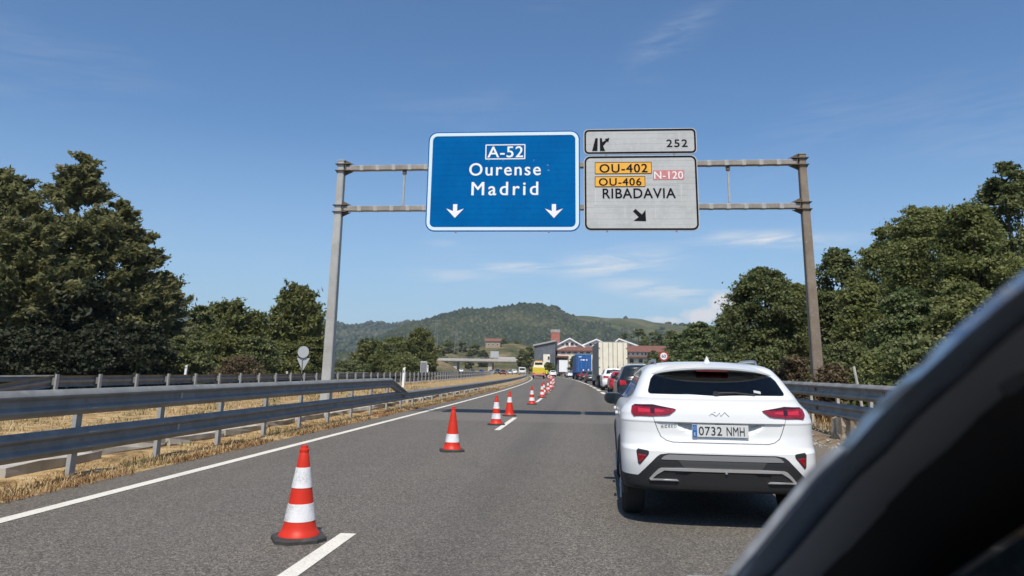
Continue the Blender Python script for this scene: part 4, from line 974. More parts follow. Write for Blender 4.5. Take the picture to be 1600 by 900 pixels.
def hero_car():
    t = thing('crossover_car', 'white crossover car seen from behind, halted in the right lane with plate 0732 NMH', 'car', (1.298, 7.60, 0.0), -rad(1.5))
    def sculpt(x, z):
        d = 0.0; ax = abs(x)
        # scoop behind the number plate under a sharp upper lip
        if 0.84 < z < 0.943:
            wlim = 0.405-0.13*(0.943-z)/0.10
            d += 0.075*min(1, (z-0.84)/0.085)*min(1, max(0, (wlim-ax)/0.035))
        if 0.775 < z < 0.943 and ax < 0.60: d += 0.010*min(1, (0.60-ax)/0.03)*min(1, (z-0.775)/0.03)
        return d
    rows = [ # z, yr, ar, n, w, yf, af
     (0.315, 0.22, 0.44, 3.4, 0.893, 4.31, 0.6), (0.325, 0.12, 0.47, 3.4, 0.90, 4.33, 0.6), (0.345, 0.06, 0.50, 3.4, 0.905, 4.34, 0.6), (0.46, 0.025, 0.50, 3.4, 0.918, 4.37, 0.6),
     (0.60, 0.00, 0.50, 3.3, 0.925, 4.38, 0.62), (0.685, 0.00, 0.50, 3.2, 0.927, 4.36, 0.62), (0.70, 0.018, 0.48, 3.2, 0.927, 4.35, 0.62), (0.73, 0.055, 0.45, 3.2, 0.925, 4.33, 0.62), (0.75, 0.062, 0.45, 3.2, 0.925, 4.32, 0.62),
     (0.85, 0.075, 0.45, 3.1, 0.925, 4.25, 0.62), (0.938, 0.074, 0.45, 3.0, 0.928, 4.12, 0.6), (0.945, 0.072, 0.45, 3.0, 0.928, 4.08, 0.6), (0.955, 0.07, 0.45, 3.0, 0.928, 3.98, 0.6),
     (1.01, 0.075, 0.47, 2.9, 0.922, 3.45, 0.4), (1.06, 0.085, 0.47, 2.9, 0.900, 3.22, 0.35), (1.105, 0.10, 0.45, 2.9, 0.855, 3.12, 0.3), (1.15, 0.115, 0.42, 3.0, 0.815, 3.03, 0.3), (1.172, 0.118, 0.40, 3.0, 0.800, 2.99, 0.3), (1.18, 0.135, 0.38, 3.0, 0.795, 2.97, 0.3), (1.20, 0.165, 0.36, 3.0, 0.785, 2.94, 0.3),
     (1.28, 0.28, 0.34, 3.0, 0.745, 2.78, 0.3), (1.36, 0.395, 0.32, 3.0, 0.705, 2.60, 0.3), (1.42, 0.48, 0.32, 2.9, 0.668, 2.45, 0.3), (1.455, 0.50, 0.34, 2.8, 0.635, 2.34, 0.3), (1.485, 0.56, 0.40, 2.6, 0.585, 2.24, 0.32), (1.51, 0.78, 0.45, 2.4, 0.50, 2.10, 0.35), (1.526, 1.02, 0.40, 2.2, 0.36, 1.95, 0.35), (1.534, 1.25, 0.2, 2, 0.18, 1.80, 0.2), (1.536, 1.42, 0.06, 2, 0.05, 1.62, 0.06)]
    B = Body(rows, nz=150, nr=40, ns=20, nf=18, sculpt=sculpt)
    RA = 0.90; FA = 3.55
    w_out = both([(0, 1.206), (0.60, 1.208), (0.635, 1.222), (0.635, 1.235), (0.60, 1.340), (0.565, 1.385), (0.49, 1.407), (0.30, 1.427), (0, 1.434)])
    c1 = MB().prism(w_out, -0.5, 1.9); c2 = MB().prism(both([(0, 1.12), (0.64, 1.12), (0.56, 1.36), (0.45, 1.40), (0, 1.42)]), 1.2, 4.0)
    c3 = MB(); c3.box((0, 1.75, 1.0), (1.40, 2.2, 0.43))
    for s in (-1, 1):
        for k, (x_, y_) in enumerate(((0.36, 1.30), (0.36, 2.15))):
            st_ = MB(); st_.box((s*x_, y_, 1.02), (0.50, 0.13, 0.52), ch=0.05, rx=-0.2); st_.box((s*x_, y_-0.05, 1.325), (0.27, 0.09, 0.15), ch=0.035); st_.obj('seat', 'seat_cloth', t, True)
    m = MB(); m.box((0, 2.0, 1.385), (0.24, 0.02, 0.06), ch=0.01); m.obj('rear_view_mirror', 'black_plastic', t)
    B.obj('body', 'white_paint', t, cuts=(c1, c2, c3), wheels=((RA, 0.335), (FA, 0.335)), R=0.385, low=lambda c: 0.46 if c.y < 0.7 else 0.38)
    for y in (RA, FA):
        for s in (-1, 1): wheel(t, s*0.805, y)
    u = MB(); u.box((0, 2.4, 0.27), (1.5, 1.9, 0.12), ch=0.02); u.box((0, 0.95, 0.335), (1.2, 0.14, 0.10)); u.obj('underbody', 'black_plastic', t)
    # rear window with its black surround, spoiler with high brake lamp
    B.patch('rear_window', both([(0, 1.196), (0.60, 1.198), (0.648, 1.21), (0.652, 1.235), (0.615, 1.345), (0.575, 1.392), (0.50, 1.417), (0.30, 1.437), (0, 1.444)]), 'rear', 'tinted_glass', t, 0.006, -0.002, 26, 40)
    sp = MB(); V = []; n = 24
    prof = [(-0.10, -0.012), (-0.105, 0.004), (0.06, 0.042), (0.42, 0.066), (0.42, -0.02), (0.05, -0.03)]
    for i in range(n+1):
        x = -0.635+1.27*i/n; k = (x/0.635)**2; dz_ = -0.055*k-0.03*k**3; dy_ = 0.16*k**2
        V += [(x, 0.49+dy_+py_*(1 if py_ > 0.1 else 1-0.3*k), 1.462+dz_+pz_*(1-0.25*k)) for py_, pz_ in prof]
    F = [(i*6+k, i*6+(k+1) % 6, (i+1)*6+(k+1) % 6, (i+1)*6+k) for i in range(n) for k in range(6)]+[tuple(range(6)), tuple(n*6+k for k in range(6))[::-1]]
    sp.add(V, F); spo = sp.obj('spoiler', 'white_paint', t, True)
    l = MB(); l.box((0.0, 0.447, 1.436), (0.32, 0.04, 0.026), ch=0.006); l.obj('high_brake_lamp', 'lamp_red', t)
    w_ = MB(); P = []
    for x, z in ((0.0, 1.215), (0.06, 1.222), (0.16, 1.226), (0.30, 1.216), (0.36, 1.212)):
        p, d = B.cast(x, z, 'rear'); P.append(p+Vector((0, -0.022, 0)))
    w_.tube(P, [0.016, 0.013, 0.010, 0.007, 0.006], 6); w_.lathe([(0.028, 0), (0.028, 0.03), (0.018, 0.036)], 10, 'Y', (-0.01, P[0].y-0.012, 1.213)); w_.obj('rear_wiper', 'black_plastic', t, True)
    B.patch('window_sticker', [(0.355, 1.225), (0.42, 1.222), (0.424, 1.252), (0.36, 1.255)], 'rear', 'sign_white', t, 0.0075, 0.001, 3, 3)
    # tail lamps
    for s in (1, -1):
        o_ = [(0.80, 0.992), (0.825, 1.03), (0.815, 1.088), (0.775, 1.106), (0.62, 1.108), (0.402, 1.072), (0.408, 1.06), (0.47, 1.014), (0.55, 1.004), (0.70, 0.997)]
        f_ = lambda q: [(s*x, z) for x, z in q]
        L = B.patch('tail_lamp', f_(o_), 'rear', 'lamp_red', t, 0.012, 0.02, 14, 26)
        B.patch('lamp_brow', f_([(0.402, 1.070), (0.50, 1.071), (0.63, 1.083), (0.775, 1.086), (0.80, 1.098), (0.775, 1.107), (0.62, 1.109)]), 'rear', 'lamp_dark', L, 0.0142, 0.002, 8, 18)
        B.patch('lamp_divider', f_([(0.605, 1.028), (0.64, 1.028), (0.642, 1.080), (0.603, 1.080)]), 'rear', 'lamp_dark', L, 0.0142, 0.002, 4, 4)
        for q in ([(0.50, 1.036), (0.60, 1.034), (0.60, 1.066), (0.535, 1.064)], [(0.645, 1.033), (0.755, 1.033), (0.757, 1.073), (0.648, 1.072)]):
            B.patch('lamp_element', f_(q), 'rear', 'lamp_red_bright', L, 0.0145, 0.002, 4, 8)
        B.patch('lamp_strip', f_([(0.455, 1.028), (0.55, 1.012), (0.70, 1.006), (0.80, 1.002), (0.808, 1.012), (0.70, 1.018), (0.55, 1.024), (0.47, 1.040)]), 'rear', 'lamp_red', L, 0.0145, 0.002, 6, 18)
        B.patch('lamp_strip', f_([(0.775, 1.012), (0.808, 1.012), (0.812, 1.07), (0.79, 1.09), (0.772, 1.09)]), 'rear', 'lamp_red', L, 0.0145, 0.002, 8, 5)
        # reflector set in the bumper corner
        R_ = B.patch('fog_surround', f_([(0.755, 0.557), (0.772, 0.57), (0.785, 0.68), (0.77, 0.70), (0.69, 0.694), (0.668, 0.68), (0.672, 0.655)]), 'rear', 'black_plastic', t, 0.006, 0.02, 14, 8)
        B.patch('rear_reflector', f_([(0.756, 0.575), (0.764, 0.585), (0.770, 0.655), (0.69, 0.652), (0.69, 0.645)]), 'rear', 'lamp_red', R_, 0.010, 0.004, 10, 6)
        # side windows, sill cladding, arch trims
        sd = 'right' if s > 0 else 'left'
        B.patch('side_window', [(0.62, 1.225), (0.95, 1.145), (1.95, 1.115), (1.95, 1.405), (1.5, 1.44), (0.95, 1.41)], sd, 'auto_glass', t, 0.004, 0.015, 12, 18)
        B.patch('side_window', [(2.03, 1.113), (2.88, 1.09), (2.25, 1.385), (2.03, 1.40)], sd, 'auto_glass', t, 0.004, 0.015, 12, 14)
        B.patch('sill_cladding', [(1.28, 0.32), (3.18, 0.32), (3.18, 0.42), (1.28, 0.42)], sd, 'black_plastic', t, 0.012, 0.03, 6, 12)
        for yc in (RA, FA):
            m = MB(); P0 = []; n = 24
            for ring_i, rr_ in enumerate((0.382, 0.405, 0.438)):
                for k in range(n+1):
                    an = rad(-12)+rad(204)*k/n; yy_, zz_ = yc+rr_*math.cos(an), 0.335+rr_*math.sin(an)
                    p, d = B.cast(yy_, max(zz_, 0.2), sd)
                    x = (p.x if p is not None else s*0.9)
                    P0.append((x+s*(0.016 if ring_i < 2 else 0.003), yy_, zz_))
            F = [(i*(n+1)+k, i*(n+1)+k+1, (i+1)*(n+1)+k+1, (i+1)*(n+1)+k) for i in range(2) for k in range(n)]
            b2 = [(x-s*0.04, y, z) for x, y, z in P0]; N = len(P0)
            F2 = F+[tuple(i+N for i in reversed(q)) for q in F]+[(k, k+1, k+1+N, k+N) for k in range(n)]+[(2*(n+1)+k, 2*(n+1)+k+1, 2*(n+1)+k+1+N, 2*(n+1)+k+N) for k in range(n)]
            m.add(P0+b2, F2); m.obj('arch_trim', 'black_plastic', t, True)
        # mirror
        mm = MB(); bm = bmesh.new(); bmesh.ops.create_uvsphere(bm, u_segments=20, v_segments=12, radius=1); bm.verts.index_update()
        for v in bm.verts:
            x, y, z = v.co; sg = lambda q, e: math.copysign(abs(q)**e, q)
            v.co = (s*(0.955+0.125*sg(x, 0.7)*s), 2.72+max(-0.055, 0.10*sg(y, 0.75)), 1.075+0.075*sg(z, 0.75)+0.01*x*s)
        mm.add([v.co for v in bm.verts], [[v.index for v in f.verts] for f in bm.faces]); bm.free()
        mo = mm.obj('wing_mirror', 'black_paint', t, True)
        k = MB(); k.box((s*0.955, 2.662, 1.077), (0.185, 0.008, 0.105), ch=0.003); k.obj('mirror_glass', 'auto_glass', mo)
        k = MB(); k.tube([(s*0.80, 2.76, 1.03), (s*0.90, 2.74, 1.04)], [0.04, 0.03], 8); k.obj('mirror_arm', 'black_plastic', mo, True)
        k = MB(); zr = lambda y: B.cast(s*0.53, y, 'top')[0].z
        yp = [0.92, 1.0, 1.15, 1.5, 1.9, 2.15, 2.22]; k.tube([(s*0.53, y, (zr(y) if zr else 1.48)+(-0.01 if i in (0, 6) else 0.034)) for i, y in enumerate(yp)], [0.010, 0.015, 0.017, 0.017, 0.017, 0.015, 0.010], 8); k.obj('roof_rail', 'silver', t, True)
        for yy_ in (1.35, 2.5):
            p, d = B.cast(yy_, 0.97, sd); k = MB(); k.box((p.x+s*0.02, yy_, 0.97), (0.03, 0.2, 0.03), ch=0.008); k.obj('door_handle', 'white_paint', t)
    k = MB(); k.add([(-0.035, 0.80, 1.505), (0.035, 0.80, 1.505), (0.02, 1.0, 1.51), (-0.02, 1.0, 1.51), (-0.006, 0.79, 1.575), (0.006, 0.79, 1.575), (0.003, 0.83, 1.585), (-0.003, 0.83, 1.585)], [(0, 1, 5, 4), (1, 2, 6, 5), (2, 3, 7, 6), (3, 0, 4, 7), (4, 5, 6, 7), (3, 2, 1, 0)]); k.obj('antenna_fin', 'white_paint', t)
    # seams of the tailgate
    B.line('tailgate_seam', [(-0.605, 0.949), (0, 0.949), (0.605, 0.949)], 'rear', 'ink_grey', t, 0.0035, -0.001, sub=20)
    B.line('tailgate_seam', [(-0.605, 0.949), (-0.58, 0.88), (-0.55, 0.815), (-0.50, 0.782), (-0.44, 0.768), (0.44, 0.768), (0.50, 0.782), (0.55, 0.815), (0.58, 0.88), (0.605, 0.949)], 'rear', 'ink_grey', t, 0.004, -0.001)
    for s in (-1, 1): B.line('tailgate_seam', [(s*0.605, 0.949), (s*0.615, 0.985), (s*0.622, 1.0)], 'rear', 'ink_grey', t, 0.003, -0.001)
    # number plate
    pl = MB(); pl.box((0, 0, 0), (0.52, 0.010, 0.112), ch=0.003); po = pl.obj('number_plate', 'plate_white', t, loc=(0, 0.064, 0.878))
    m = MB(); m.box((-0.236, -0.006, 0), (0.042, 0.004, 0.108)); m.obj('country_strip', 'plate_blue', po)
    glyphs('lettering', 'E', 0.018, 0.026, 'plate_white', po, (-0.236, -0.0085, -0.03), 0.02, th=0.001)
    m = MB()
    for k in range(8): m.lathe([(0.0030, -0.0095), (0.0030, -0.0082)], 6, 'Y', (-0.236+0.012*math.cos(k*math.pi/4), 0, 0.022+0.012*math.sin(k*math.pi/4)))
    m.obj('star_ring', 'sign_orange', po)
    glyphs('lettering', '0732', 0.215, 0.078, 'ink', po, (-0.092, -0.0055, 0), 0.004, 1.05, th=0.0015); glyphs('lettering', 'NMH', 0.165, 0.078, 'ink', po, (0.140, -0.0055, 0), 0.004, 1.05, th=0.0015)
    m = MB(); m.box((-0.02, 0.085, 0.925), (0.05, 0.05, 0.022), ch=0.005); m.obj('reversing_camera', 'black_plastic', t)
    # maker's badge: joined slanting strokes
    def stroke(m, pts, wd=0.0105):
        for (xa, za), (xb, zb) in zip(pts[:-1], pts[1:]):
            L = math.hypot(xb-xa, zb-za); nx, nz_ = -(zb-za)/L*wd/2, (xb-xa)/L*wd/2; q = []
            for yy_ in (0, -0.006): q += [(xa+nx, yy_, za+nz_), (xa-nx, yy_, za-nz_), (xb-nx, yy_, zb-nz_), (xb+nx, yy_, zb+nz_)]
            m.add(q, [(0, 1, 2, 3), (4, 7, 6, 5), (0, 4, 5, 1), (1, 5, 6, 2), (2, 6, 7, 3), (3, 7, 4, 0)])
    p, d = B.cast(0, 1.04, 'rear'); m = MB()
    stroke(m, [(-0.088, -0.02), (-0.088, 0.02)]); stroke(m, [(-0.082, -0.004), (-0.035, 0.02)]); stroke(m, [(-0.066, 0.003), (-0.032, -0.02), (0.012, 0.02), (0.012, -0.02), (0.05, 0.02), (0.088, -0.02)])
    m.obj('maker_badge', 'sign_white_bright', t, loc=(0, p.y-0.003, 1.04), rot=(rad(-8), 0, 0))
    p, d = B.cast(-0.475, 0.91, 'rear'); glyphs('model_lettering', 'XCEED', 0.15, 0.024, 'ink_grey', t, (-0.475, p.y-0.0015, 0.912), 0.0, 1.3, th=0.003, rot=(0, 0, -0.07))
    # lower bumper: dark cladding, grey skid, chrome frame, false exhausts, diffuser
    B.patch('bumper_cladding', both([(0, 0.355), (0.60, 0.352), (0.80, 0.350), (0.895, 0.352), (0.90, 0.44), (0.80, 0.452), (0.775, 0.457), (0.60, 0.635), (0.565, 0.66), (0.49, 0.672), (0, 0.672)]), 'rear', 'dark_grey_plastic', t, 0.006, 0.04, 26, 50)
    B.patch('skid_panel', both([(0, 0.62), (0.45, 0.62), (0.555, 0.615), (0.56, 0.62), (0.53, 0.648), (0.485, 0.662), (0, 0.662)]), 'rear', 'grey_plastic', t, 0.012, 0.02, 6, 40)
    B.patch('skid_panel', both([(0, 0.545), (0.335, 0.545), (0.365, 0.56), (0.40, 0.61), (0, 0.61)]), 'rear', 'mid_grey_plastic', t, 0.011, 0.02, 6, 30)
    B.patch('chrome_bar', both([(0, 0.520), (0.36, 0.520), (0.56, 0.518), (0.555, 0.540), (0.36, 0.546), (0, 0.544)]), 'rear', 'chrome', t, 0.022, 0.02, 5, 40)
    B.patch('diffuser', both([(0, 0.356), (0.44, 0.356), (0.40, 0.42), (0.32, 0.485), (0.28, 0.505), (0, 0.505)]), 'rear', 'black_plastic', t, 0.016, 0.03, 8, 30)
    for s in (1, -1):
        f_ = lambda q: [(s*x, z) for x, z in q]
        B.patch('chrome_corner', f_([(0.53, 0.520), (0.60, 0.478), (0.655, 0.425), (0.675, 0.432), (0.63, 0.485), (0.575, 0.538), (0.55, 0.542)]), 'rear', 'chrome', t, 0.021, 0.02, 10, 5)
        B.patch('chrome_tip', f_([(0.40, 0.424), (0.66, 0.421), (0.672, 0.438), (0.42, 0.443)]), 'rear', 'chrome', t, 0.023, 0.02, 4, 10)
        B.patch('false_exhaust', f_([(0.42, 0.447), (0.62, 0.447), (0.60, 0.475), (0.545, 0.514), (0.44, 0.514)]), 'rear', 'black_plastic', t, 0.013, 0.01, 6, 10)
    m = MB(); m.lathe([(0.012, -0.006), (0.009, 0.006)], 10, 'Y', (0.0, 0.0, 0.0)); p, d = B.cast(0.03, 0.487, 'rear'); m.obj('tow_cap', 'silver', t, loc=(0.03, p.y-0.026, 0.512))
    # front lamps and windscreen (turned away from the camera)
    B.patch('windscreen', both([(0, 1.03), (0.66, 1.04), (0.58, 1.36), (0, 1.44)]), 'front', 'tinted_glass', t, 0.004, -0.001, 10, 20)
    for s in (1, -1): B.patch('headlight', [(s*0.45, 0.78), (s*0.80, 0.80), (s*0.82, 0.88), (s*0.50, 0.84)], 'front', 'lamp_white', t, 0.006, 0.02, 4, 8)
    return t
HERO = hero_car()

CAR_ROWS = [(0.20, 0.12, 0.4, 3.2, 0.78, 4.1, 0.6), (0.30, 0.04, 0.45, 3.2, 0.86, 4.2, 0.6), (0.50, 0.0, 0.45, 3.1, 0.89, 4.28, 0.6), (0.62, 0.02, 0.45, 3.1, 0.895, 4.26, 0.6), (0.70, 0.06, 0.45, 3.0, 0.895, 4.2, 0.6), (0.85, 0.07, 0.42, 3.0, 0.89, 4.05, 0.6),
    (0.94, 0.09, 0.42, 3.0, 0.87, 3.6, 0.5), (0.98, 0.12, 0.4, 3.0, 0.84, 3.3, 0.35), (1.02, 0.16, 0.38, 3.0, 0.80, 3.1, 0.3), (1.15, 0.28, 0.34, 3.0, 0.73, 2.85, 0.3), (1.30, 0.42, 0.32, 2.9, 0.66, 2.55, 0.3), (1.38, 0.50, 0.34, 2.7, 0.61, 2.36, 0.3), (1.42, 0.62, 0.4, 2.5, 0.54, 2.2, 0.32), (1.45, 0.9, 0.4, 2.3, 0.40, 2.0, 0.3), (1.46, 1.25, 0.15, 2, 0.16, 1.75, 0.15)]
_bodies = {}
def plain_car(name, label, cat, loc, rz, paint, sz=1.0, suv=False, group=None, plate=True):
    t = thing(name, label, cat, loc, rz, group); k = 1.16 if suv else 1.0
    if suv not in _bodies: _bodies[suv] = Body([(z*k, yr*(0.7 if suv and z > 0.9 else 1), a, n, w*(1.02 if suv else 1), yf, f) for z, yr, a, n, w, yf, f in CAR_ROWS], nz=44, nr=14, ns=10, nf=10)
    B = _bodies[suv]
    B.obj('body', paint, t, wheels=((0.85, 0.32), (3.4, 0.32)), R=0.36, low=lambda c: 0.3)
    for y in (0.85, 3.4):
        for s in (-1, 1): wheel(t, s*0.775, y, 0.32, 0.21)
    B.patch('rear_window', both([(0, 1.04*k), (0.60, 1.045*k), (0.50, 1.33*k), (0, 1.36*k)]), 'rear', 'auto_glass', t, 0.005, 0.015, 10, 14)
    B.patch('windscreen', both([(0, 1.03*k), (0.62, 1.04*k), (0.52, 1.30*k), (0, 1.36*k)]), 'front', 'auto_glass', t, 0.005, 0.015, 10, 14)
    for s in (1, -1):
        sd = 'right' if s > 0 else 'left'
        B.patch('side_window', [(0.60, 1.08*k), (1.85, 1.02*k), (1.85, 1.34*k), (1.0, 1.34*k)], sd, 'auto_glass', t, 0.004, 0.012, 8, 10)
        B.patch('side_window', [(1.93, 1.02*k), (2.75, 1.01*k), (2.25, 1.30*k), (1.93, 1.335*k)], sd, 'auto_glass', t, 0.004, 0.012, 8, 10)
        B.patch('tail_lamp', [(s*0.55, 0.80*k), (s*0.80, 0.78*k), (s*0.80, 0.97*k), (s*0.60, 0.95*k)], 'rear', 'lamp_red_bright', t, 0.008, 0.015, 6, 8)
        B.patch('headlight', [(s*0.5, 0.66*k), (s*0.78, 0.68*k), (s*0.8, 0.78*k), (s*0.52, 0.75*k)], 'front', 'lamp_white', t, 0.006, 0.02, 4, 6)
        m = MB(); m.box((s*0.93, 2.72, 1.03*k), (0.2, 0.1, 0.14), ch=0.035); m.obj('wing_mirror', paint, t, True)
    B.patch('bumper_cladding', both([(0, 0.25), (0.82, 0.25), (0.82, 0.42), (0.5, 0.48), (0, 0.48)]), 'rear', 'black_plastic', t, 0.006, 0.02, 6, 14)
    if plate:
        p, d = B.cast(0, 0.66*k, 'rear'); m = MB(); m.box((0, 0, 0), (0.52, 0.012, 0.11), ch=0.003); m.obj('number_plate', 'plate_white', t, loc=(0, p.y-0.012, 0.70*k))
    return t
def lane_pt(x0, y): return (x0+cx(y), y, gz(y))
def lorry(name, label, loc, rz, W_, H_, L, rearmat, sidemat, floor=1.15, roofmat='trailer_grey', doors=True, cab='trailer_white', marks=None, group='vehicles queueing in the right lane'):
    t = thing(name, label, 'truck', loc, rz, group)
    m = MB(); m.box((0, L/2, (H_+floor)/2), (W_, L, H_-floor), ch=0.03); m.obj('cargo_box', sidemat, t)
    if doors:
        for s in (-1, 1):
            d = MB(); d.box((s*W_/4, -0.03, (H_+floor)/2), (W_/2-0.05, 0.06, H_-floor-0.14), ch=0.012); do = d.obj('rear_door', rearmat, t)
            b = MB()
            for q in (0.30, 0.70): b.tube([(s*W_/2*q, -0.085, floor+0.1), (s*W_/2*q, -0.085, H_-0.1)], 0.022, 6)
            b.obj('lock_bar', 'galv', do)
            for q in (0.22, 0.5, 0.8):
                h_ = MB(); h_.box((s*(W_/2-0.07), -0.07, floor+(H_-floor)*q), (0.12, 0.03, 0.09)); h_.obj('hinge', 'galv', do)
            h_ = MB(); h_.box((s*W_*0.16, -0.10, floor+0.55), (0.07, 0.04, 0.30)); h_.obj('handle', 'black_plastic', do)
    else:
        d = MB(); d.box((0, -0.03, (H_+floor)/2), (W_-0.1, 0.06, H_-floor-0.1), ch=0.01); d.obj('rear_door', rearmat, t)
    f = MB(); f.box((0, -0.02, floor-0.09), (W_, 0.12, 0.16), ch=0.01); f.box((0, 0.15, 0.52), (W_*0.94, 0.10, 0.12), ch=0.01)
    for s in (-1, 1): f.box((s*0.45, L/2, floor-0.18), (0.12, L, 0.2)); f.box((s*0.5, 0.15, 0.75), (0.08, 0.08, 0.5))
    f.obj('chassis', 'black_plastic', t)
    for s in (-1, 1):
        l = MB(); l.box((s*W_*0.38, -0.02, 0.80), (0.42, 0.08, 0.14), ch=0.01); l.obj('tail_lamp', 'lamp_red_bright', t)
        g_ = MB(); g_.box((s*W_*0.40, 0.9, 0.5), (0.42, 0.02, 0.6)); g_.obj('mudflap', 'tyre', t)
        ys = [1.7, 3.0, 4.3] if L > 9 else [1.7]
        for y in ys+[L+1.6]: wheel(t, s*(W_/2-0.17), y, 0.50, 0.32)
    p = MB(); p.box((0, -0.09, 0.60), (0.52, 0.012, 0.11)); p.obj('number_plate', 'plate_white', t)
    c = MB(); c.prism([(-W_/2+0.03, 0.5), (W_/2-0.03, 0.5), (W_/2-0.03, 2.6), (W_/2-0.25, H_-0.35), (-W_/2+0.25, H_-0.35), (-W_/2+0.03, 2.6)], L+0.5, L+2.5); co = c.obj('cab', cab, t)
    gls = MB(); gls.box((0, L+2.505, 2.1), (W_-0.4, 0.02, 0.9)); gls.obj('windscreen', 'auto_glass', co)
    if marks:
        for (x, z, w_, h_) in marks:
            k = MB(); k.box((x, -0.068, z), (w_, 0.012, h_)); k.obj('painted_mark', 'sign_white_bright', t)
    return t
QG = 'vehicles queueing in the right lane'
plain_car('black_car', 'black car directly ahead of the white crossover car', 'car', (2.25, 30, 0), 0.0, 'black_paint', suv=True, group=QG)
plain_car('red_car', 'red car between the black car and the white car in the queue', 'car', (lane_pt(3.0, 53.5)[0], 53.5, 0), hd(54), 'red_paint', group=QG)
plain_car('white_car', 'white car just behind the tall cream trailer and ahead of the red car', 'car', (lane_pt(2.8, 60.5)[0], 60.5, 0), hd(62), 'white_paint', suv=True, group=QG)
lorry('articulated_lorry', 'tall cream-white lorry trailer with double rear doors and grey side', lane_pt(3.2, 68), hd(72), 2.5, 3.95, 13.2, 'trailer_white', 'trailer_grey')
lorry('container_lorry', 'lorry carrying a blue container, ahead of the tall cream trailer', lane_pt(3.4, 131), hd(135), 2.5, 4.15, 12.2, 'cont_blue', 'cont_blue', cab='cont_blue', marks=[(-0.6, 3.75, 0.5, 0.12), (-0.45, 3.25, 0.2, 0.22), (-0.05, 3.25, 0.35, 0.22), (0.45, 3.25, 0.25, 0.22), (-0.1, 1.6, 0.2, 0.22), (0.75, 1.65, 0.2, 0.2)])
plain_car('dark_car', 'dark grey car half hidden between the cream trailer and the blue container lorry', 'car', lane_pt(2.75, 97), hd(99), 'charcoal_paint', group=QG)
plain_car('maroon_car', 'dark red car right behind the blue container lorry', 'car', lane_pt(3.1, 119), hd(121), 'maroon_paint', group=QG)
plain_car('silver_car', 'pale car between the blue container lorry and the small white box truck', 'car', lane_pt(3.0, 165), hd(167), 'silver_paint', group=QG, plate=False)
lorry('box_truck', 'small plain white box truck far up the queue under the pale hall', lane_pt(4.0, 205), hd(208), 2.4, 4.2, 6.2, 'sign_white_bright', 'wall_slate', floor=1.1, doors=False)
plain_car('white_car', 'tiny white car far up the road between the yellow truck and the cone row', 'car', lane_pt(0.4, 190), hd(192), 'white_paint', group=QG, plate=False)
# yellow recovery truck and its worker in the closed left lane
def recovery_truck():
    y = 140; x = lane_pt(-4.1, y)[0]
    t = thing('road_service_truck', 'yellow and pale road service truck in the closed left lane', 'truck', (x, y, gz(y)), hd(y))
    m = MB(); m.box((0, 1.6, 1.35), (2.2, 3.2, 1.15), ch=0.05); m.obj('load_bed', 'yellow_paint', t)
    m = MB(); m.prism([(-0.98, 1.95), (0.98, 1.95), (0.82, 2.95), (-0.82, 2.95)], 1.2, 4.2); c = m.obj('upper_body', 'trailer_white', t)
    m = MB(); m.box((0, 1.19, 2.62), (1.4, 0.03, 0.42), ch=0.01); m.obj('rear_window', 'auto_glass', c)
    m = MB(); m.box((0, 1.6, 3.05), (1.3, 0.3, 0.16), ch=0.03); m.obj('warning_beacon', 'sign_orange', t)
    m = MB(); m.box((0, 0.0, 0.75), (2.15, 0.12, 0.34), ch=0.02); m.obj('rear_panel', 'sign_red_faded', t)
    m = MB(); m.prism([(-1.05, 0.5), (1.05, 0.5), (1.05, 1.6), (0.9, 2.5), (-0.9, 2.5), (-1.05, 1.6)], 3.3, 5.4); m.obj('cab', 'yellow_paint', t)
    for s in (-1, 1):
        m = MB(); m.box((s*0.85, -0.07, 0.95), (0.3, 0.04, 0.14)); m.obj('tail_lamp', 'lamp_red_bright', t)
        for yy_ in (0.9, 4.4): wheel(t, s*0.95, yy_, 0.38, 0.26)
    m = MB(); m.box((0, 2.6, 0.55), (0.9, 5.2, 0.2)); m.obj('chassis', 'black_plastic', t)
    return x
tx = recovery_truck()
def skin_figure(joints, edges, radii, mat, name, parent):
    me = bpy.data.meshes.new(name); me.from_pydata(joints, edges, []); o = link(name, me)
    sk = o.modifiers.new('s', 'SKIN'); o.modifiers.new('u', 'SUBSURF').levels = 1
    for i, r in enumerate(radii): me.skin_vertices[0].data[i].radius = (r, r)
    me.skin_vertices[0].data[0].use_root = True
    dg = bpy.context.evaluated_depsgraph_get(); m2 = bpy.data.meshes.new_from_object(o.evaluated_get(dg)); bpy.data.objects.remove(o)
    m2.name = name; m2.materials.clear(); m2.materials.append(MT[mat]); m2.shade_smooth(); return link(name, m2, parent)
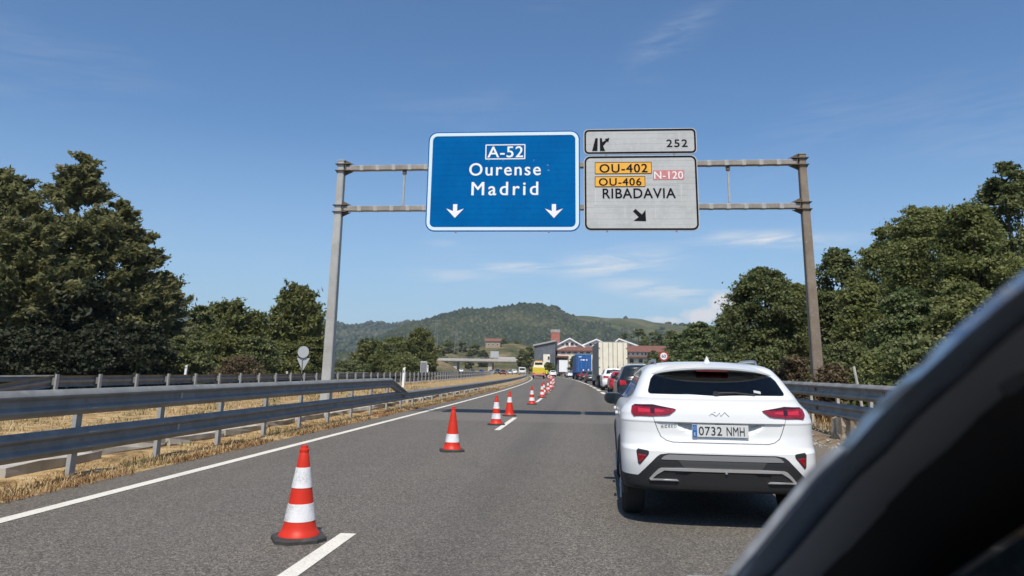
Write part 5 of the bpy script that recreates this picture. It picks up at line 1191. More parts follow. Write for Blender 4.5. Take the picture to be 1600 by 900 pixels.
def worker(x, y, label, rz=0.0):
    t = thing('person', label, 'person', (x, y, gz(y)), rz)
    J = [(0, 0, 0.95), (0, 0, 1.15), (0, 0, 1.40), (0, 0, 1.50), (0, 0.02, 1.62), (0, 0.02, 1.73), (-0.19, 0, 1.41), (-0.25, 0.02, 1.14), (-0.26, 0.10, 0.90), (-0.26, 0.13, 0.82), (0.19, 0, 1.41), (0.26, -0.02, 1.14), (0.28, 0.06, 0.90), (0.28, 0.09, 0.82), (-0.10, 0, 0.88), (-0.11, 0.02, 0.48), (-0.12, -0.02, 0.09), (-0.13, 0.14, 0.04), (0.10, 0, 0.88), (0.12, 0.05, 0.48), (0.14, 0.0, 0.09), (0.15, 0.16, 0.04)]
    E = [(0, 1), (1, 2), (2, 3), (3, 4), (4, 5), (2, 6), (6, 7), (7, 8), (8, 9), (2, 10), (10, 11), (11, 12), (12, 13), (0, 14), (14, 15), (15, 16), (16, 17), (0, 18), (18, 19), (19, 20), (20, 21)]
    Rr = [.15, .14, .15, .06, .10, .08, .07, .05, .04, .035, .07, .05, .04, .035, .10, .07, .05, .035, .10, .07, .05, .035]
    skin_figure(J, E, Rr, 'navy', 'body', t)
    skin_figure([(0, 0, 1.10), (0, 0, 1.25), (0, 0, 1.42), (-0.20, 0, 1.41), (-0.26, 0.02, 1.12), (-0.27, 0.10, 0.90), (0.20, 0, 1.41), (0.27, -0.02, 1.12), (0.29, 0.06, 0.90), (0, 0, 0.92)], [(0, 1), (1, 2), (2, 3), (3, 4), (4, 5), (2, 6), (6, 7), (7, 8), (0, 9)], [.18, .175, .165, .085, .065, .055, .085, .065, .055, .17], 'hivis', 'jacket', t)
    for s in (-1, 1):
        m = MB(); bx_ = 0.27*s+(0.01 if s > 0 else 0); m.box((bx_, 0.11 if s < 0 else 0.08, 0.83), (0.035, 0.08, 0.09), ch=0.012)
        for k in range(4): m.tube([(bx_, (0.11 if s < 0 else 0.08)-0.03+0.02*k, 0.79), (bx_-s*0.012, (0.11 if s < 0 else 0.08)-0.03+0.022*k, 0.715+0.008*abs(k-1.5))], [0.010, 0.008], 5)
        m.tube([(bx_, 0.15 if s < 0 else 0.12, 0.84), (bx_-s*0.02, 0.175 if s < 0 else 0.145, 0.785)], [0.011, 0.009], 5); m.obj('hand', 'skin', t, True)
    m = MB(); bm = bmesh.new(); bmesh.ops.create_uvsphere(bm, u_segments=16, v_segments=10, radius=1); bm.verts.index_update()
    m.add([(v.co.x*0.082, v.co.y*0.10+0.03, v.co.z*0.12+1.66) for v in bm.verts], [[v.index for v in f.verts] for f in bm.faces]); bm.free()
    m.box((0, 0.135, 1.65), (0.025, 0.03, 0.04), ch=0.008)
    for s in (-1, 1): m.box((s*0.085, 0.03, 1.66), (0.02, 0.04, 0.06), ch=0.006)
    m.obj('head', 'skin', t, True)
    m = MB(); m.lathe([(0.095, 0), (0.098, 0.04), (0.085, 0.09), (0.05, 0.12)], 14, 'Z', (0, 0.02, 1.69)); m.obj('hair', 'ink', t, True)
    return t
worker(tx+1.45, 139.0, 'worker in yellow high visibility jacket standing beside the yellow service truck', 0.4)
# distant traffic on the opposite carriageway
for i, (px, Y, paint, lab, suv) in enumerate([(720.5, 330, 'white_paint', 'tiny white car far off at the left end of the overpass', False), (768, 245, 'silver_paint', 'tiny silver car on the opposite carriageway below the overpass, leftmost of the pair', False), (777, 262, 'black_paint', 'tiny dark car on the opposite carriageway below the overpass, right of the silver car', True), (797, 255, 'silver_paint', 'tiny pale car on the opposite carriageway left of the white van', False), (738, 300, 'charcoal_paint', 'tiny dark grey car on the opposite carriageway under the left span of the overpass', False), (752, 270, 'blue_paint', 'tiny blue car on the opposite carriageway under the middle of the overpass', False), (786, 232, 'maroon_paint', 'tiny dark red car on the opposite carriageway, the only red one there', False), (803, 285, 'white_paint', 'tiny white car on the opposite carriageway just behind the white van', True)]):
    a = at(px, 580, Y); plain_car('distant_car', lab, 'car', (a.x, Y, gz(Y)), math.pi+hd(Y), paint, suv=suv, group='oncoming cars in the distance', plate=False)
def van():
    Y = 240; a = at(815, 580, Y); t = thing('white_van', 'tiny white van coming towards the camera left of the service truck', 'van', (a.x, Y, gz(Y)), math.pi+hd(Y))
    m = MB(); m.box((0, 2.2, 1.35), (1.95, 4.2, 1.9), ch=0.12); m.box((0, 4.6, 0.85), (1.9, 0.9, 0.9), ch=0.15); m.obj('body', 'white_paint', t, True)
    m = MB(); m.box((0, 4.31, 1.75), (1.6, 0.04, 0.6), ch=0.01); m.obj('windscreen', 'auto_glass', t); m = MB(); m.box((0, 5.06, 0.6), (1.7, 0.06, 0.3)); m.obj('bumper', 'black_plastic', t)
    for s in (-1, 1):
        for y in (1.0, 4.2): wheel(t, s*0.86, y, 0.34, 0.22)
        m = MB(); m.box((s*0.7, 5.05, 0.95), (0.3, 0.05, 0.18)); m.obj('headlight', 'lamp_white', t)
van()

# ------------------------------------------------------------ overpass, buildings
def V2(px, py, Y): p = at(px, py, Y); return p.x, p.z
def overpass():
    Y = 340; x0, zt = V2(640, 559, Y); x1, _ = V2(866, 559, Y); _, zb = V2(750, 566, Y); zt = V2(750, 558.5, Y)[1]
    t = thing('road_overpass', 'low concrete road overpass crossing the motorway in the distance', 'bridge', ((x0+x1)/2, Y, gz(Y))); L = x1-x0; z0 = gz(Y)
    m = MB(); m.box((0, 5, zb-z0+0.55), (L, 10, 1.1), ch=0.05); d = m.obj('deck', 'concrete', t)
    m = MB(); m.box((0, -0.15, zb-z0+1.0), (L, 0.3, 1.1)); m.obj('edge_beam', 'concrete', t)
    m = MB(); xm = V2(772, 558, Y)[0]-(x0+x1)/2; m.box(((xm+L/2)/2, -0.25, zt-z0-0.15), (L/2-xm, 0.12, 0.95)); m.obj('parapet_panel', 'sign_white', t)
    for k in range(20):
        xx = -L/2+(xm+L/2)*(k+0.5)/20; m = MB(); m.box((xx, -0.1, zt-z0-0.2), (0.12, 0.12, 0.9)); m.obj('railing_post', 'galv', t)
    m = MB(); m.box(((xm-L/2)/2, -0.1, zt-z0+0.2), (L/2+xm, 0.08, 0.10)); m.box(((xm-L/2)/2, -0.1, zt-z0-0.15), (L/2+xm, 0.06, 0.08)); m.obj('railing', 'galv', t)
    for px in (710, 765, 819):
        xx = V2(px, 570, Y)[0]-(x0+x1)/2; m = MB(); m.box((xx, 5, (zb-z0)/2-0.5), (1.8, 7.5, zb-z0+1.1), ch=0.15); m.obj('pier', 'concrete', t)
    px = 773; xx = V2(px, 554, Y)[0]-(x0+x1)/2; z1 = V2(773, 549, Y)[1]-z0; z2 = V2(773, 559, Y)[1]-z0
    s = thing('overpass_sign', 'small grey sign panel fixed on the parapet of the distant overpass', 'road sign', (xx+(x0+x1)/2, Y-0.5, z0))
    m = MB(); m.box((0, 0, (z1+z2)/2), (3.6, 0.06, z1-z2), ch=0.02); m.obj('panel', 'sign_back', s); m = MB(); m.box((-1, 0.08, (z1+z2)/2-0.3), (0.12, 0.1, z1-z2)); m.box((1, 0.08, (z1+z2)/2-0.3), (0.12, 0.1, z1-z2)); m.obj('support', 'galv', s)
overpass()
hill('bridge_embankment', [(600, 584), (640, 572), (668, 563), (690, 564), (704, 570), (722, 584)], 345, 55, 'cut_slope', zb=-1, seed=5, rough=0.25)
hill('bridge_abutment_slope', [(822, 584), (836, 573), (850, 566), (880, 564), (960, 566), (1040, 575)], 352, 45, 'cut_slope', zb=-1, seed=6, rough=0.25)
hill('cut_bank', [(560, 568), (620, 556), (670, 548), (700, 541), (735, 545), (770, 540), (800, 536), (830, 541), (870, 550), (930, 562)], 520, 110, 'cut_slope', zb=0, seed=7, rough=1.2)

def gabled(name, mat, parent, x0, x1, zb, ze, zp, y0, y1, xp=None):
    xp = (x0+x1)/2 if xp is None else xp
    return MB().prism([(x0, zb), (x1, zb), (x1, ze), (xp, zp), (x0, ze)], y0, y1).obj(name, mat, parent)
def roof_slabs(parent, x0, x1, ze, zp, y0, y1, mat, th=0.35, over=0.8, xp=None):
    xp = (x0+x1)/2 if xp is None else xp
    for xe in (x0, x1):
        s = math.copysign(over, xe-xp); sl_ = (zp-ze)/abs(xp-xe)
        MB().prism([(xe+s, ze-abs(s)*sl_+0.03), (xp, zp+0.03), (xp, zp+th+0.03), (xe+s, ze-abs(s)*sl_+th+0.03)] if xe < xp else [(xp, zp+0.04), (xe+s, ze-abs(s)*sl_+0.04), (xe+s, ze-abs(s)*sl_+th+0.04), (xp, zp+th+0.04)], y0-over, y1+over).obj('roof', mat, parent)
def window(parent, px0, px1, py0, py1, Y, oy, ox, mat='win_dark', frame='wall_white'):
    a = at(px0, py1, Y); b = at(px1, py0, Y); w_, h_ = b.x-a.x, b.z-a.z
    m = MB(); m.box(((a.x+b.x)/2-ox.x, oy-0.06, (a.z+b.z)/2-ox.z), (w_+0.16, 0.16, h_+0.16)); f = m.obj('window', frame, parent)
    m = MB(); m.box(((a.x+b.x)/2-ox.x, oy-0.15, (a.z+b.z)/2-ox.z), (w_, 0.05, h_)); m.obj('pane', mat, f)
def hall():
    Y = 235; o = at(890, 580, Y); o.z = 0.0; t = thing('industrial_hall', 'pale industrial hall with low gables and a row of dark gable windows', 'building', (o.x, Y, 0.0))
    f = lambda px, py: (at(px, py, Y).x-o.x, at(px, py, Y).z)
    (x0, ze), (xp, zp), (x1, zv), (xp2, zp2), (x2, ze2) = f(868, 541.5), f(890, 530), f(911, 541), f(932, 531.5), f(953, 541)
    gabled('wall', 'wall_white', t, x0, x1, 0, ze, zp, 0, 40, xp); gabled('wall', 'wall_white', t, x1+0.01, x2, 0, ze2, zp2, 0.6, 40, xp2)
    roof_slabs(t, x0, x1, ze, zp, 0, 40, 'sign_white_bright', 0.4, 0.7, xp); roof_slabs(t, x1, x2, ze2, zp2, 0.6, 40, 'sign_white_bright', 0.4, 0.7, xp2)
    for a, b in ((878, 881.5), (884, 888.5), (891.5, 896.5), (899, 902)): window(t, a, b, 535.5 if 883 < a < 895 else 537.2, 539.3, Y, 0.0, o)
    for a, b in ((921, 925), (928, 931), (934, 938)): window(t, a, b, 537, 540, Y, 0.6, o)
    (x3, zv3), (xp3, zp3), (x4, ze4) = f(953, 541), f(967, 530.5), f(1004, 544)
    gabled('wall', 'wall_white', t, x3+0.02, x4, 0, ze4, zp3, 1.2, 40, xp3); roof_slabs(t, x3, x4, ze4, zp3, 1.2, 40, 'sign_white_bright', 0.4, 0.7, xp3)
    for a, b in ((978, 981), (984, 987)): window(t, a, b, 538.5, 541, Y, 1.2, o)
    # lower annexe in front with tiled roof
    xa, zr = f(872, 548); xb, _ = f(936, 548); _, zt = f(890, 541.5); _, z0 = f(880, 556)
    m = MB(); m.box(((xa+xb)/2, -3, zr/2), (xb-xa, 6, zr)); m.obj('annexe_wall', 'wall_cream', t)
    MB().add([(xa-0.4, -6.6, zr), (xb+0.4, -6.6, zr), (xb-1.0, -0.02, zt), (xa+3, -0.02, zt), (xa-0.4, -6.6, zr-0.25), (xb+0.4, -6.6, zr-0.25), (xb+0.4, -0.02, zr-0.25), (xa-0.4, -0.02, zr-0.25)], [(0, 1, 2, 3), (4, 5, 1, 0), (5, 6, 2, 1), (7, 4, 0, 3), (6, 7, 3, 2), (7, 6, 5, 4)]).obj('annexe_roof', 'roof_tile', t)
    for a, b in ((877, 883), (886, 892), (896, 902), (906, 912), (916, 922)): window(t, a, b, 550, 552.6, Y-6, -6.0, o, 'wall_slate')
    xa, za = f(866, 558); xb, _ = f(889, 558); m = MB(); m.box(((xa+xb)/2, -8, za), (xb-xa, 4, 0.5), ch=0.05); m.obj('canopy', 'roof_tile', t)
    m = MB(); m.box(((xa+xb)/2, -7.2, za/2-0.2), (xb-xa-1, 0.3, za-0.4)); m.obj('canopy_wall', 'wall_slate', t)
hall()
def slate():
    Y = 222; o = at(852, 580, Y); t = thing('slate_building', 'dark grey clad building with pale roof edge left of the pale hall', 'building', (o.x, Y, 0))
    f = lambda px, py: (at(px, py, Y).x-o.x, at(px, py, Y).z)
    x0, za = f(835, 541); x1, zb_ = f(867.5, 533.5); m = MB().prism([(x0, 0), (x1, 0), (x1, zb_), (x0, za)], 0, 26); m.obj('wall', 'wall_slate', t)
    MB().prism([(x0-0.4, za+0.02), (x1+0.3, zb_+0.02), (x1+0.3, zb_+0.45), (x0-0.4, za+0.45)], -0.5, 26.5).obj('roof', 'flange', t)
    for k in range(10):
        xx = x0+(x1-x0)*(k+0.5)/10; m = MB(); m.box((xx, -0.04, (za+2)/2+0.8), (0.06, 0.08, za-1.2)); m.obj('cladding_rib', 'wall_slate', t)
    xa, zt = f(850, 554); xb, z0 = f(860, 563); m = MB(); m.box(((xa+xb)/2, -2, zt/2), (xb-xa, 4, zt)); m.obj('porch', 'wall_cream', t)
    window(t, 856, 859, 557, 561, Y-4, -4.0, at(852, 580, Y)-Vector((0, 0, at(852, 580, Y).z)), 'win_dark')
slate()
def tower():
    Y = 262; o = at(867.5, 580, Y); t = thing('brick_tower', 'square red brick tower with pale grey top behind the hall', 'tower', (o.x, Y, 0))
    f = lambda px, py: (at(px, py, Y).x-o.x, at(px, py, Y).z)
    x0, zt = f(861, 514.5); x1, zc = f(874.5, 519.5)
    m = MB(); m.box((0, 2, zc/2), (x1-x0, x1-x0, zc)); m.obj('shaft', 'brick', t); m = MB(); m.box((0, 2, (zc+zt)/2), (x1-x0+0.25, x1-x0+0.25, zt-zc), ch=0.05); m.obj('cap', 'roof_grey', t)
    m = MB(); m.box((0.4, 2-(x1-x0)/2-0.06, zc*0.62), (0.25, 0.12, zc*0.5)); m.obj('downpipe', 'galv', t)
tower()
def long_house():
    Y = 190; o = at(1000, 580, Y); t = thing('long_building', 'long low cream building with red-brown tiled roof behind the trailer', 'building', (o.x, Y, 0)); oo = Vector((o.x, Y, 0))
    f = lambda px, py: (at(px, py, Y).x-o.x, at(px, py, Y).z)
    x0, ze = f(974, 549.5); x1, zr = f(1046, 543.5)
    m = MB(); m.box(((x0+x1)/2, 5, ze/2), (x1-x0, 10, ze)); m.obj('wall', 'wall_cream', t)
    MB().add([(x0-0.5, -0.7, ze), (x1+0.5, -0.7, ze), (x1+0.5, 5, zr+0.6), (x0-0.5, 5, zr+0.6), (x1+0.5, 10.7, ze), (x0-0.5, 10.7, ze)], [(0, 1, 2, 3), (3, 2, 4, 5), (1, 0, 5, 4), (0, 3, 5), (1, 4, 2)]).obj('roof', 'roof_tile', t)
    xa, zm = f(974, 557.5); m = MB(); m.box(((x0+x1)/2, -0.5, zm), (x1-x0, 1.0, 0.3)); m.obj('ledge', 'roof_tile', t)
    m = MB(); m.box(((x0+x1)/2, -0.03, ze-0.5), (x1-x0, 0.06, 0.35)); m.obj('cornice', 'wall_white', t)
    for a in (981, 988, 995, 1002): window(t, a, a+2.4, 551.5, 554.5, Y, 0.0, oo, 'wall_slate')
    window(t, 1007.5, 1010, 551.3, 555, Y, 0.0, oo); window(t, 1012.5, 1016.5, 551.3, 555, Y, 0.0, oo); window(t, 1024, 1027, 551.5, 554.8, Y, 0.0, oo, 'wall_slate')
    for a in (984, 998, 1012, 1026): window(t, a, a+6, 561, 567, Y, 0.0, oo, 'win_dark')
long_house()
def hut():
    Y = 500; o = at(770, 541, Y); t = thing('hillside_house', 'small house with red tiled roof at the foot of the wooded hill', 'house', (o.x, Y, o.z-1.5))
    m = MB(); m.box((0, 3, 2.4), (9.5, 6, 4.8)); w_ = m.obj('wall', 'rubble', t)
    MB().add([(-5.4, -0.6, 4.6), (5.4, -0.6, 4.6), (5.4, 3, 6.6), (-5.4, 3, 6.6), (5.4, 6.6, 4.6), (-5.4, 6.6, 4.6)], [(0, 1, 2, 3), (3, 2, 4, 5), (1, 0, 5, 4), (0, 3, 5), (1, 4, 2)]).obj('roof', 'roof_tile', t)
    for x in (-2.6, 0.2, 3.0): m = MB(); m.box((x, -0.05, 2.6), (1.1, 0.12, 1.3)); f = m.obj('window', 'wall_white', t); m = MB(); m.box((x, -0.12, 2.6), (0.9, 0.04, 1.1)); m.obj('pane', 'win_dark', f)
hut()
def pole(px, ptop, pbot, Y, label):
    a = at(px, pbot, Y); b = at(px, ptop, Y); t = thing('power_pylon', label, 'pylon', tuple(a)); h_ = b.z-a.z; m = MB()
    for s in (-1, 1): m.tube([(s*1.2, 0, -2), (s*0.35, 0, h_)], [0.16, 0.10], 5)
    for k in range(8):
        z = h_*k/8; w_ = 1.2-0.85*k/8; m.tube([(-w_, 0, z), (w_*0.9, 0, z+h_/8)], 0.07, 4)
    m.obj('mast', 'galv', t); m = MB()
    for z in (0.86, 0.95): m.box((0, 0, h_*z), (5.0, 0.2, 0.2))
    m.obj('crossarm', 'galv', t)
pole(680.5, 499, 545, 430, 'slim lattice pylon left of the wooded hill')
pole(713, 516, 546, 440, 'shorter lattice pylon in front of the wooded hill')

# ------------------------------------------------------------ trees
def T_(kind, px, top, Y, hw, label, mat, seed, leaf, n, prof=None, zg=-0.17, name=None, cat='tree', group=None, lean=(0, 0), nclump=None):
    p = at(px, 575, Y); H = at(px, top, Y).z-zg-gz(Y); r = hw*Y/1215.0
    P = prof or {'conifer': [(0.02, 0.75), (0.15, 1.0), (0.45, 0.95), (0.7, 0.7), (0.88, 0.38), (0.97, 0.12)],
                 'pine': [(0.05, 0.65), (0.3, 1.0), (0.6, 0.9), (0.82, 0.55), (0.95, 0.2)],
                 'broad': [(0.08, 0.55), (0.3, 0.95), (0.55, 1.0), (0.75, 0.82), (0.9, 0.45), (0.97, 0.2)],
                 'bush': [(0.05, 0.8), (0.35, 1.0), (0.65, 0.85), (0.9, 0.4)]}[kind]
    P = [(h_, q*r) for h_, q in P]
    return tree(name or {'conifer': 'conifer_tree', 'pine': 'pine_tree', 'broad': 'broadleaf_tree', 'bush': 'bush'}[kind], label, (p.x, Y, zg+gz(Y)), H, P, mat, seed, leaf, n, 'broad' if kind == 'bush' else kind, lean, group, cat, nclump=nclump)
GL = 'dark conifers left of the motorway'; GB = 'trees and bushes left of the motorway'; GR = 'trees right of the motorway'; GS = 'shrubs behind the right barrier'
T_('conifer', -45, 262, 47, 125, 'dark conifer cut by the left edge of the picture, beside the tallest conifer', 'leaf_conifer', 21, 0.26, 30000, group=GL, nclump=170)
T_('conifer', 84, 238, 50, 100, 'tallest dark conifer at the left, its ragged top highest of the group', 'leaf_conifer', 22, 0.24, 36000, group=GL, nclump=200, prof=[(0.02, 0.75), (0.15, 1.0), (0.45, 0.92), (0.68, 0.60), (0.85, 0.30), (0.98, 0.06)])
T_('conifer', 156, 308, 52, 62, 'dark conifer with sloping right outline, right of the tallest conifer', 'leaf_conifer', 23, 0.26, 24000, group=GL, nclump=140)
T_('conifer', 15, 330, 44, 80, 'lower conifer standing in front of the tallest one at the far left', 'leaf_conifer', 24, 0.25, 20000, group=GL, nclump=120)
T_('conifer', 203, 362, 54, 48, 'shorter dark conifer on the right flank of the conifer group', 'leaf_conifer', 25, 0.25, 14000, group=GL, nclump=90)
T_('conifer', 246, 425, 57, 38, 'small open conifer with spreading tips at the right end of the conifer group', 'leaf_conifer', 26, 0.24, 9000, group=GL, nclump=60)
T_('conifer', 110, 440, 45, 70, 'low dark conifer with branches to the ground before the conifer group', 'leaf_shaded', 27, 0.25, 14000, group=GL, nclump=90)
T_('bush', 215, 500, 46, 60, 'dark bush under the right flank of the conifers', 'leaf_shaded', 28, 0.22, 9000, cat='bush', group=GB)
T_('bush', 40, 505, 42, 90, 'dark undergrowth bush below the conifers at the far left', 'leaf_shaded', 29, 0.22, 9000, cat='bush', group=GB)
T_('bush', 140, 510, 42, 80, 'dark undergrowth bush below the middle of the conifers', 'leaf_shaded', 30, 0.22, 9000, cat='bush', group=GB)
T_('broad', 300, 476, 64, 45, 'thin olive tree between the conifers and the first pine', 'leaf_bush', 31, 0.24, 9000, group=GB)
T_('pine', 350, 473, 72, 46, 'pine with several upright tips left of the taller pine', 'leaf_pine', 32, 0.30, 14000, group=GB, nclump=100)
T_('pine', 396, 491, 74, 26, 'small pine between the two larger pines', 'leaf_pine', 33, 0.28, 6000, group=GB)
T_('pine', 456, 446, 70, 42, 'tall pine with candle-like tips left of the left gantry column', 'leaf_pine', 34, 0.30, 16000, group=GB, nclump=110)
T_('bush', 290, 520, 52, 48, 'green bush behind the leftmost white marker post', 'leaf_bush', 35, 0.20, 9000, cat='bush', group=GB)
T_('bush', 340, 518, 56, 50, 'green bush below the pine with several tips', 'leaf_pine', 36, 0.20, 9000, cat='bush', group=GB)
T_('bush', 395, 522, 58, 48, 'rusty green bush between the pines', 'leaf_bush', 37, 0.20, 9000, cat='bush', group=GB)
T_('bush', 440, 528, 64, 42, 'olive bush left of the sign seen from behind', 'leaf_pine', 38, 0.20, 8000, cat='bush', group=GB)
T_('bush', 486, 520, 68, 30, 'dark green bush right of the sign seen from behind', 'leaf_pine', 39, 0.22, 6000, cat='bush', group=GB)
T_('bush', 375, 555, 50, 40, 'dry brown brush at the foot of the bushes', 'leaf_dry', 40, 0.16, 4000, cat='bush', group=GB)
T_('pine', 575, 530, 120, 24, 'small pine right of the left gantry column', 'leaf_pine', 41, 0.34, 6000, group=GB)
T_('pine', 655, 514, 135, 26, 'round pine beside the grey cabinet', 'leaf_pine', 42, 0.36, 9000, group=GB)
T_('broad', 615, 526, 140, 34, 'bushy tree between the two small pines', 'leaf_oak', 43, 0.36, 9000, group=GB)
T_('bush', 632, 553, 110, 30, 'green bush below the round pine', 'leaf_oak', 44, 0.28, 6000, cat='bush', group=GB)
T_('bush', 596, 552, 112, 30, 'green bush right of the small pine', 'leaf_pine', 45, 0.28, 6000, cat='bush', group=GB)
T_('bush', 548, 562, 108, 30, 'straw-green bush beside the left gantry column', 'leaf_bush', 46, 0.26, 5000, cat='bush', group=GB)
T_('bush', 668, 548, 128, 16, 'dark bush next to the grey cabinet', 'leaf_pine', 47, 0.28, 3500, cat='bush', group=GB)
# right side
T_('broad', 1198, 414, 42, 60, 'round dark green tree left of the right gantry column', 'leaf_dark', 51, 0.17, 26000, zg=0.1, group=GR, nclump=95)
T_('broad', 1250, 440, 45, 40, 'green tree partly behind the right gantry column', 'leaf_oak', 52, 0.17, 14000, zg=0.1, group=GR)
T_('broad', 1326, 382, 44, 48, 'dark green tree just right of the right gantry column', 'leaf_dark', 53, 0.17, 20000, zg=0.1, group=GR, nclump=85)
T_('broad', 1405, 352, 38, 58, 'bright green tree between the dark tree and the broad tree group', 'leaf_oak', 54, 0.15, 24000, zg=0.1, group=GR, nclump=90)
T_('broad', 1465, 312, 34, 72, 'broad green tree with wide rounded top at the right', 'leaf_oak', 55, 0.14, 34000, zg=0.1, group=GR, nclump=110)
T_('broad', 1545, 314, 31, 70, 'green tree rising above the dark car pillar', 'leaf_oak', 56, 0.13, 32000, zg=0.1, group=GR, nclump=105)
T_('broad', 1612, 246, 33, 62, 'tall dark tree cut by the right edge of the picture', 'leaf_dark', 57, 0.14, 26000, zg=0.1, group=GR, nclump=95)
T_('broad', 1350, 430, 34, 40, 'small leafy tree in front of the dark green tree', 'leaf_oak', 58, 0.14, 14000, zg=0.1, group=GR)
T_('broad', 1425, 450, 28, 50, 'low leafy tree under the broad green tree', 'leaf_willow', 59, 0.13, 16000, zg=0.1, group=GR)
T_('broad', 1520, 440, 26, 60, 'leafy tree just behind the upper edge of the car pillar', 'leaf_oak', 60, 0.13, 16000, zg=0.1, group=GR)
T_('broad', 1760, 300, 30, 120, 'green tree far beyond the right edge of the picture', 'leaf_oak', 61, 0.17, 16000, zg=0.1, group=GR) if False else None
T_('broad', 1095, 503, 62, 34, 'pale feathery tree beside the small cloud', 'leaf_willow', 62, 0.22, 11000, zg=0.1, group=GR)
T_('broad', 1138, 487, 56, 22, 'thin pale tree touching the round dark green tree', 'leaf_willow', 63, 0.20, 6000, zg=0.1, group=GR)
T_('broad', 1062, 520, 85, 26, 'pale green tree behind the speed limit sign', 'leaf_willow', 64, 0.26, 7000, zg=0.1, group=GR)
T_('bush', 1090, 540, 46, 34, 'pale shrub right of the speed limit sign', 'leaf_willow', 65, 0.16, 7000, zg=0.2, cat='bush', group=GS)
T_('bush', 1140, 546, 36, 36, 'olive shrub above the white car roof', 'leaf_bush', 66, 0.14, 8000, zg=0.2, cat='bush', group=GS)
T_('bush', 1195, 542, 32, 40, 'olive shrub left of the right gantry column', 'leaf_bush', 67, 0.12, 9000, zg=0.2, cat='bush', group=GS)
T_('bush', 1240, 556, 27, 30, 'dry brown shrub at the foot of the right gantry column', 'leaf_dry', 68, 0.10, 6000, zg=0.2, cat='bush', group=GS)
T_('bush', 1325, 530, 24, 52, 'green shrub behind the leaning stake', 'leaf_bush', 69, 0.10, 12000, zg=0.2, cat='bush', group=GS)
T_('bush', 1385, 545, 20, 50, 'green shrub behind the barrier close to the car pillar', 'leaf_oak', 70, 0.10, 10000, zg=0.2, cat='bush', group=GS)
T_('bush', 1300, 568, 21, 26, 'low dry brush right of the right gantry column', 'leaf_dry', 71, 0.09, 5000, zg=0.2, cat='bush', group=GS)
T_('bush', 1440, 520, 18, 70, 'shrub half hidden by the car pillar', 'leaf_bush', 72, 0.10, 9000, zg=0.2, cat='bush', group=GS)
# middle distance
GM = 'trees in the middle distance'
mid = [(1000, 512, 300, 20, 'wood-edge tree above the right end of the long building'), (1025, 516, 260, 22, 'dark tree above the speed limit sign'), (1050, 515, 230, 24, 'dark tree right of the long building'), (1080, 512, 200, 26, 'dark tree behind the pale feathery tree'), (1110, 515, 170, 26, 'tree far behind the small cloud gap'), (975, 520, 330, 16, 'small tree above the cream trailer'), (1022, 548, 150, 14, 'low green tree before the long building'),
       (898, 556, 205, 8, 'small green tree between the box truck and the blue container'), (857, 566, 195, 9, 'low green tree below the dark grey building'), (847, 572, 185, 8, 'low shrub tree behind the yellow service truck'), (827, 540, 300, 10, 'dark tree left of the dark grey building'), (816, 545, 320, 8, 'narrow tree above the right end of the overpass'),
       (700, 530, 470, 13, 'tree behind the left end of the overpass'), (722, 532, 480, 12, 'tree left of the hillside house'), (742, 534, 470, 11, 'small tree just left of the hillside house'), (786, 528, 530, 13, 'tree just right of the hillside house'), (806, 530, 520, 12, 'tree right above the overpass sign'), (755, 547, 430, 9, 'shrubby tree below the hillside house'), (690, 545, 420, 9, 'shrubby tree above the overpass embankment'), (733, 550, 400, 8, 'low tree behind the middle of the overpass')]
for i, (px, top, Y, hw, lab) in enumerate(mid):
    T_('broad', px, top, Y, hw, lab, ('leaf_oak', 'leaf_bush', 'leaf_oak', 'leaf_pine')[i % 4], 80+i, 0.0022*Y+0.1, 3200, zg=0.0 if Y < 400 else 1.0, group=GM, nclump=40)
# distant belts of wood, which read as one mass
def belt(name, n, seed, x0, x1, y0, y1, s0, s1):
    r = np.random.RandomState(seed); y = y0+(y1-y0)*r.rand(n); x = x0+(x1-x0)*r.rand(n); s = s0+(s1-s0)*r.rand(n)
    x = x*y/((y0+y1)/2); C = np.stack([x, y, [gz(q) for q in y]+s*0.35], 1); S = np.stack([s*0.5, s*0.5, s*0.55], 1); blobs(name, C, S, 'leaf_far', seed)
belt('distant_wood', 420, 61, -420, -150, 420, 760, 7, 12); belt('distant_wood', 500, 62, 70, 480, 400, 800, 8, 14); belt('distant_wood', 160, 63, -140, -60, 540, 760, 7, 11)

# ------------------------------------------------------------ dry grass
def blades(name, n, seed, region, h0, h1, mat, w=0.012, dens=None, zf=None, label=None):
    r = np.random.RandomState(seed); x0, x1, y0, y1 = region
    y = y0*(y1/y0)**(r.rand(n)**0.85); x = x0+(x1-x0)*r.rand(n)
    if dens is not None: k = dens(x, y, r); x, y = x[k], y[k]
    n = len(x); h_ = h0+(h1-h0)*r.rand(n)**1.6; a = r.rand(n)*6.283; ln = h_*(0.3+1.1*r.rand(n)); ww = w*(0.7+0.8*r.rand(n))*(1+y/14)
    z = zf(x, y); X = x+np.array([cx(q) for q in y]); b = np.stack([X, y, z-0.02], 1); s = np.stack([-np.sin(a)*ww, np.cos(a)*ww, 0*a], 1)
    tip = b+np.stack([np.cos(a)*ln, np.sin(a)*ln, h_], 1); mid_ = b+np.stack([np.cos(a)*ln*0.35, np.sin(a)*ln*0.35, h_*0.65], 1)
    V = np.stack([b-s, b+s, mid_+s*0.7, tip, mid_-s*0.7], 1).reshape(-1, 3); i = np.arange(n)*5
    F = np.concatenate([np.stack([i, i+1, i+2, i+4], 1), np.stack([i+4, i+2, i+3, i+3], 1)])
    F3 = np.concatenate([np.stack([i, i+1, i+2], 1), np.stack([i, i+2, i+4], 1), np.stack([i+4, i+2, i+3], 1)])
    t = np.clip(r.normal(0.5, 0.22, n), 0, 1); return tag(link(name, mesh_np(name, V, F3, mat, False, np.concatenate([t, t, t]))), kind='stuff')
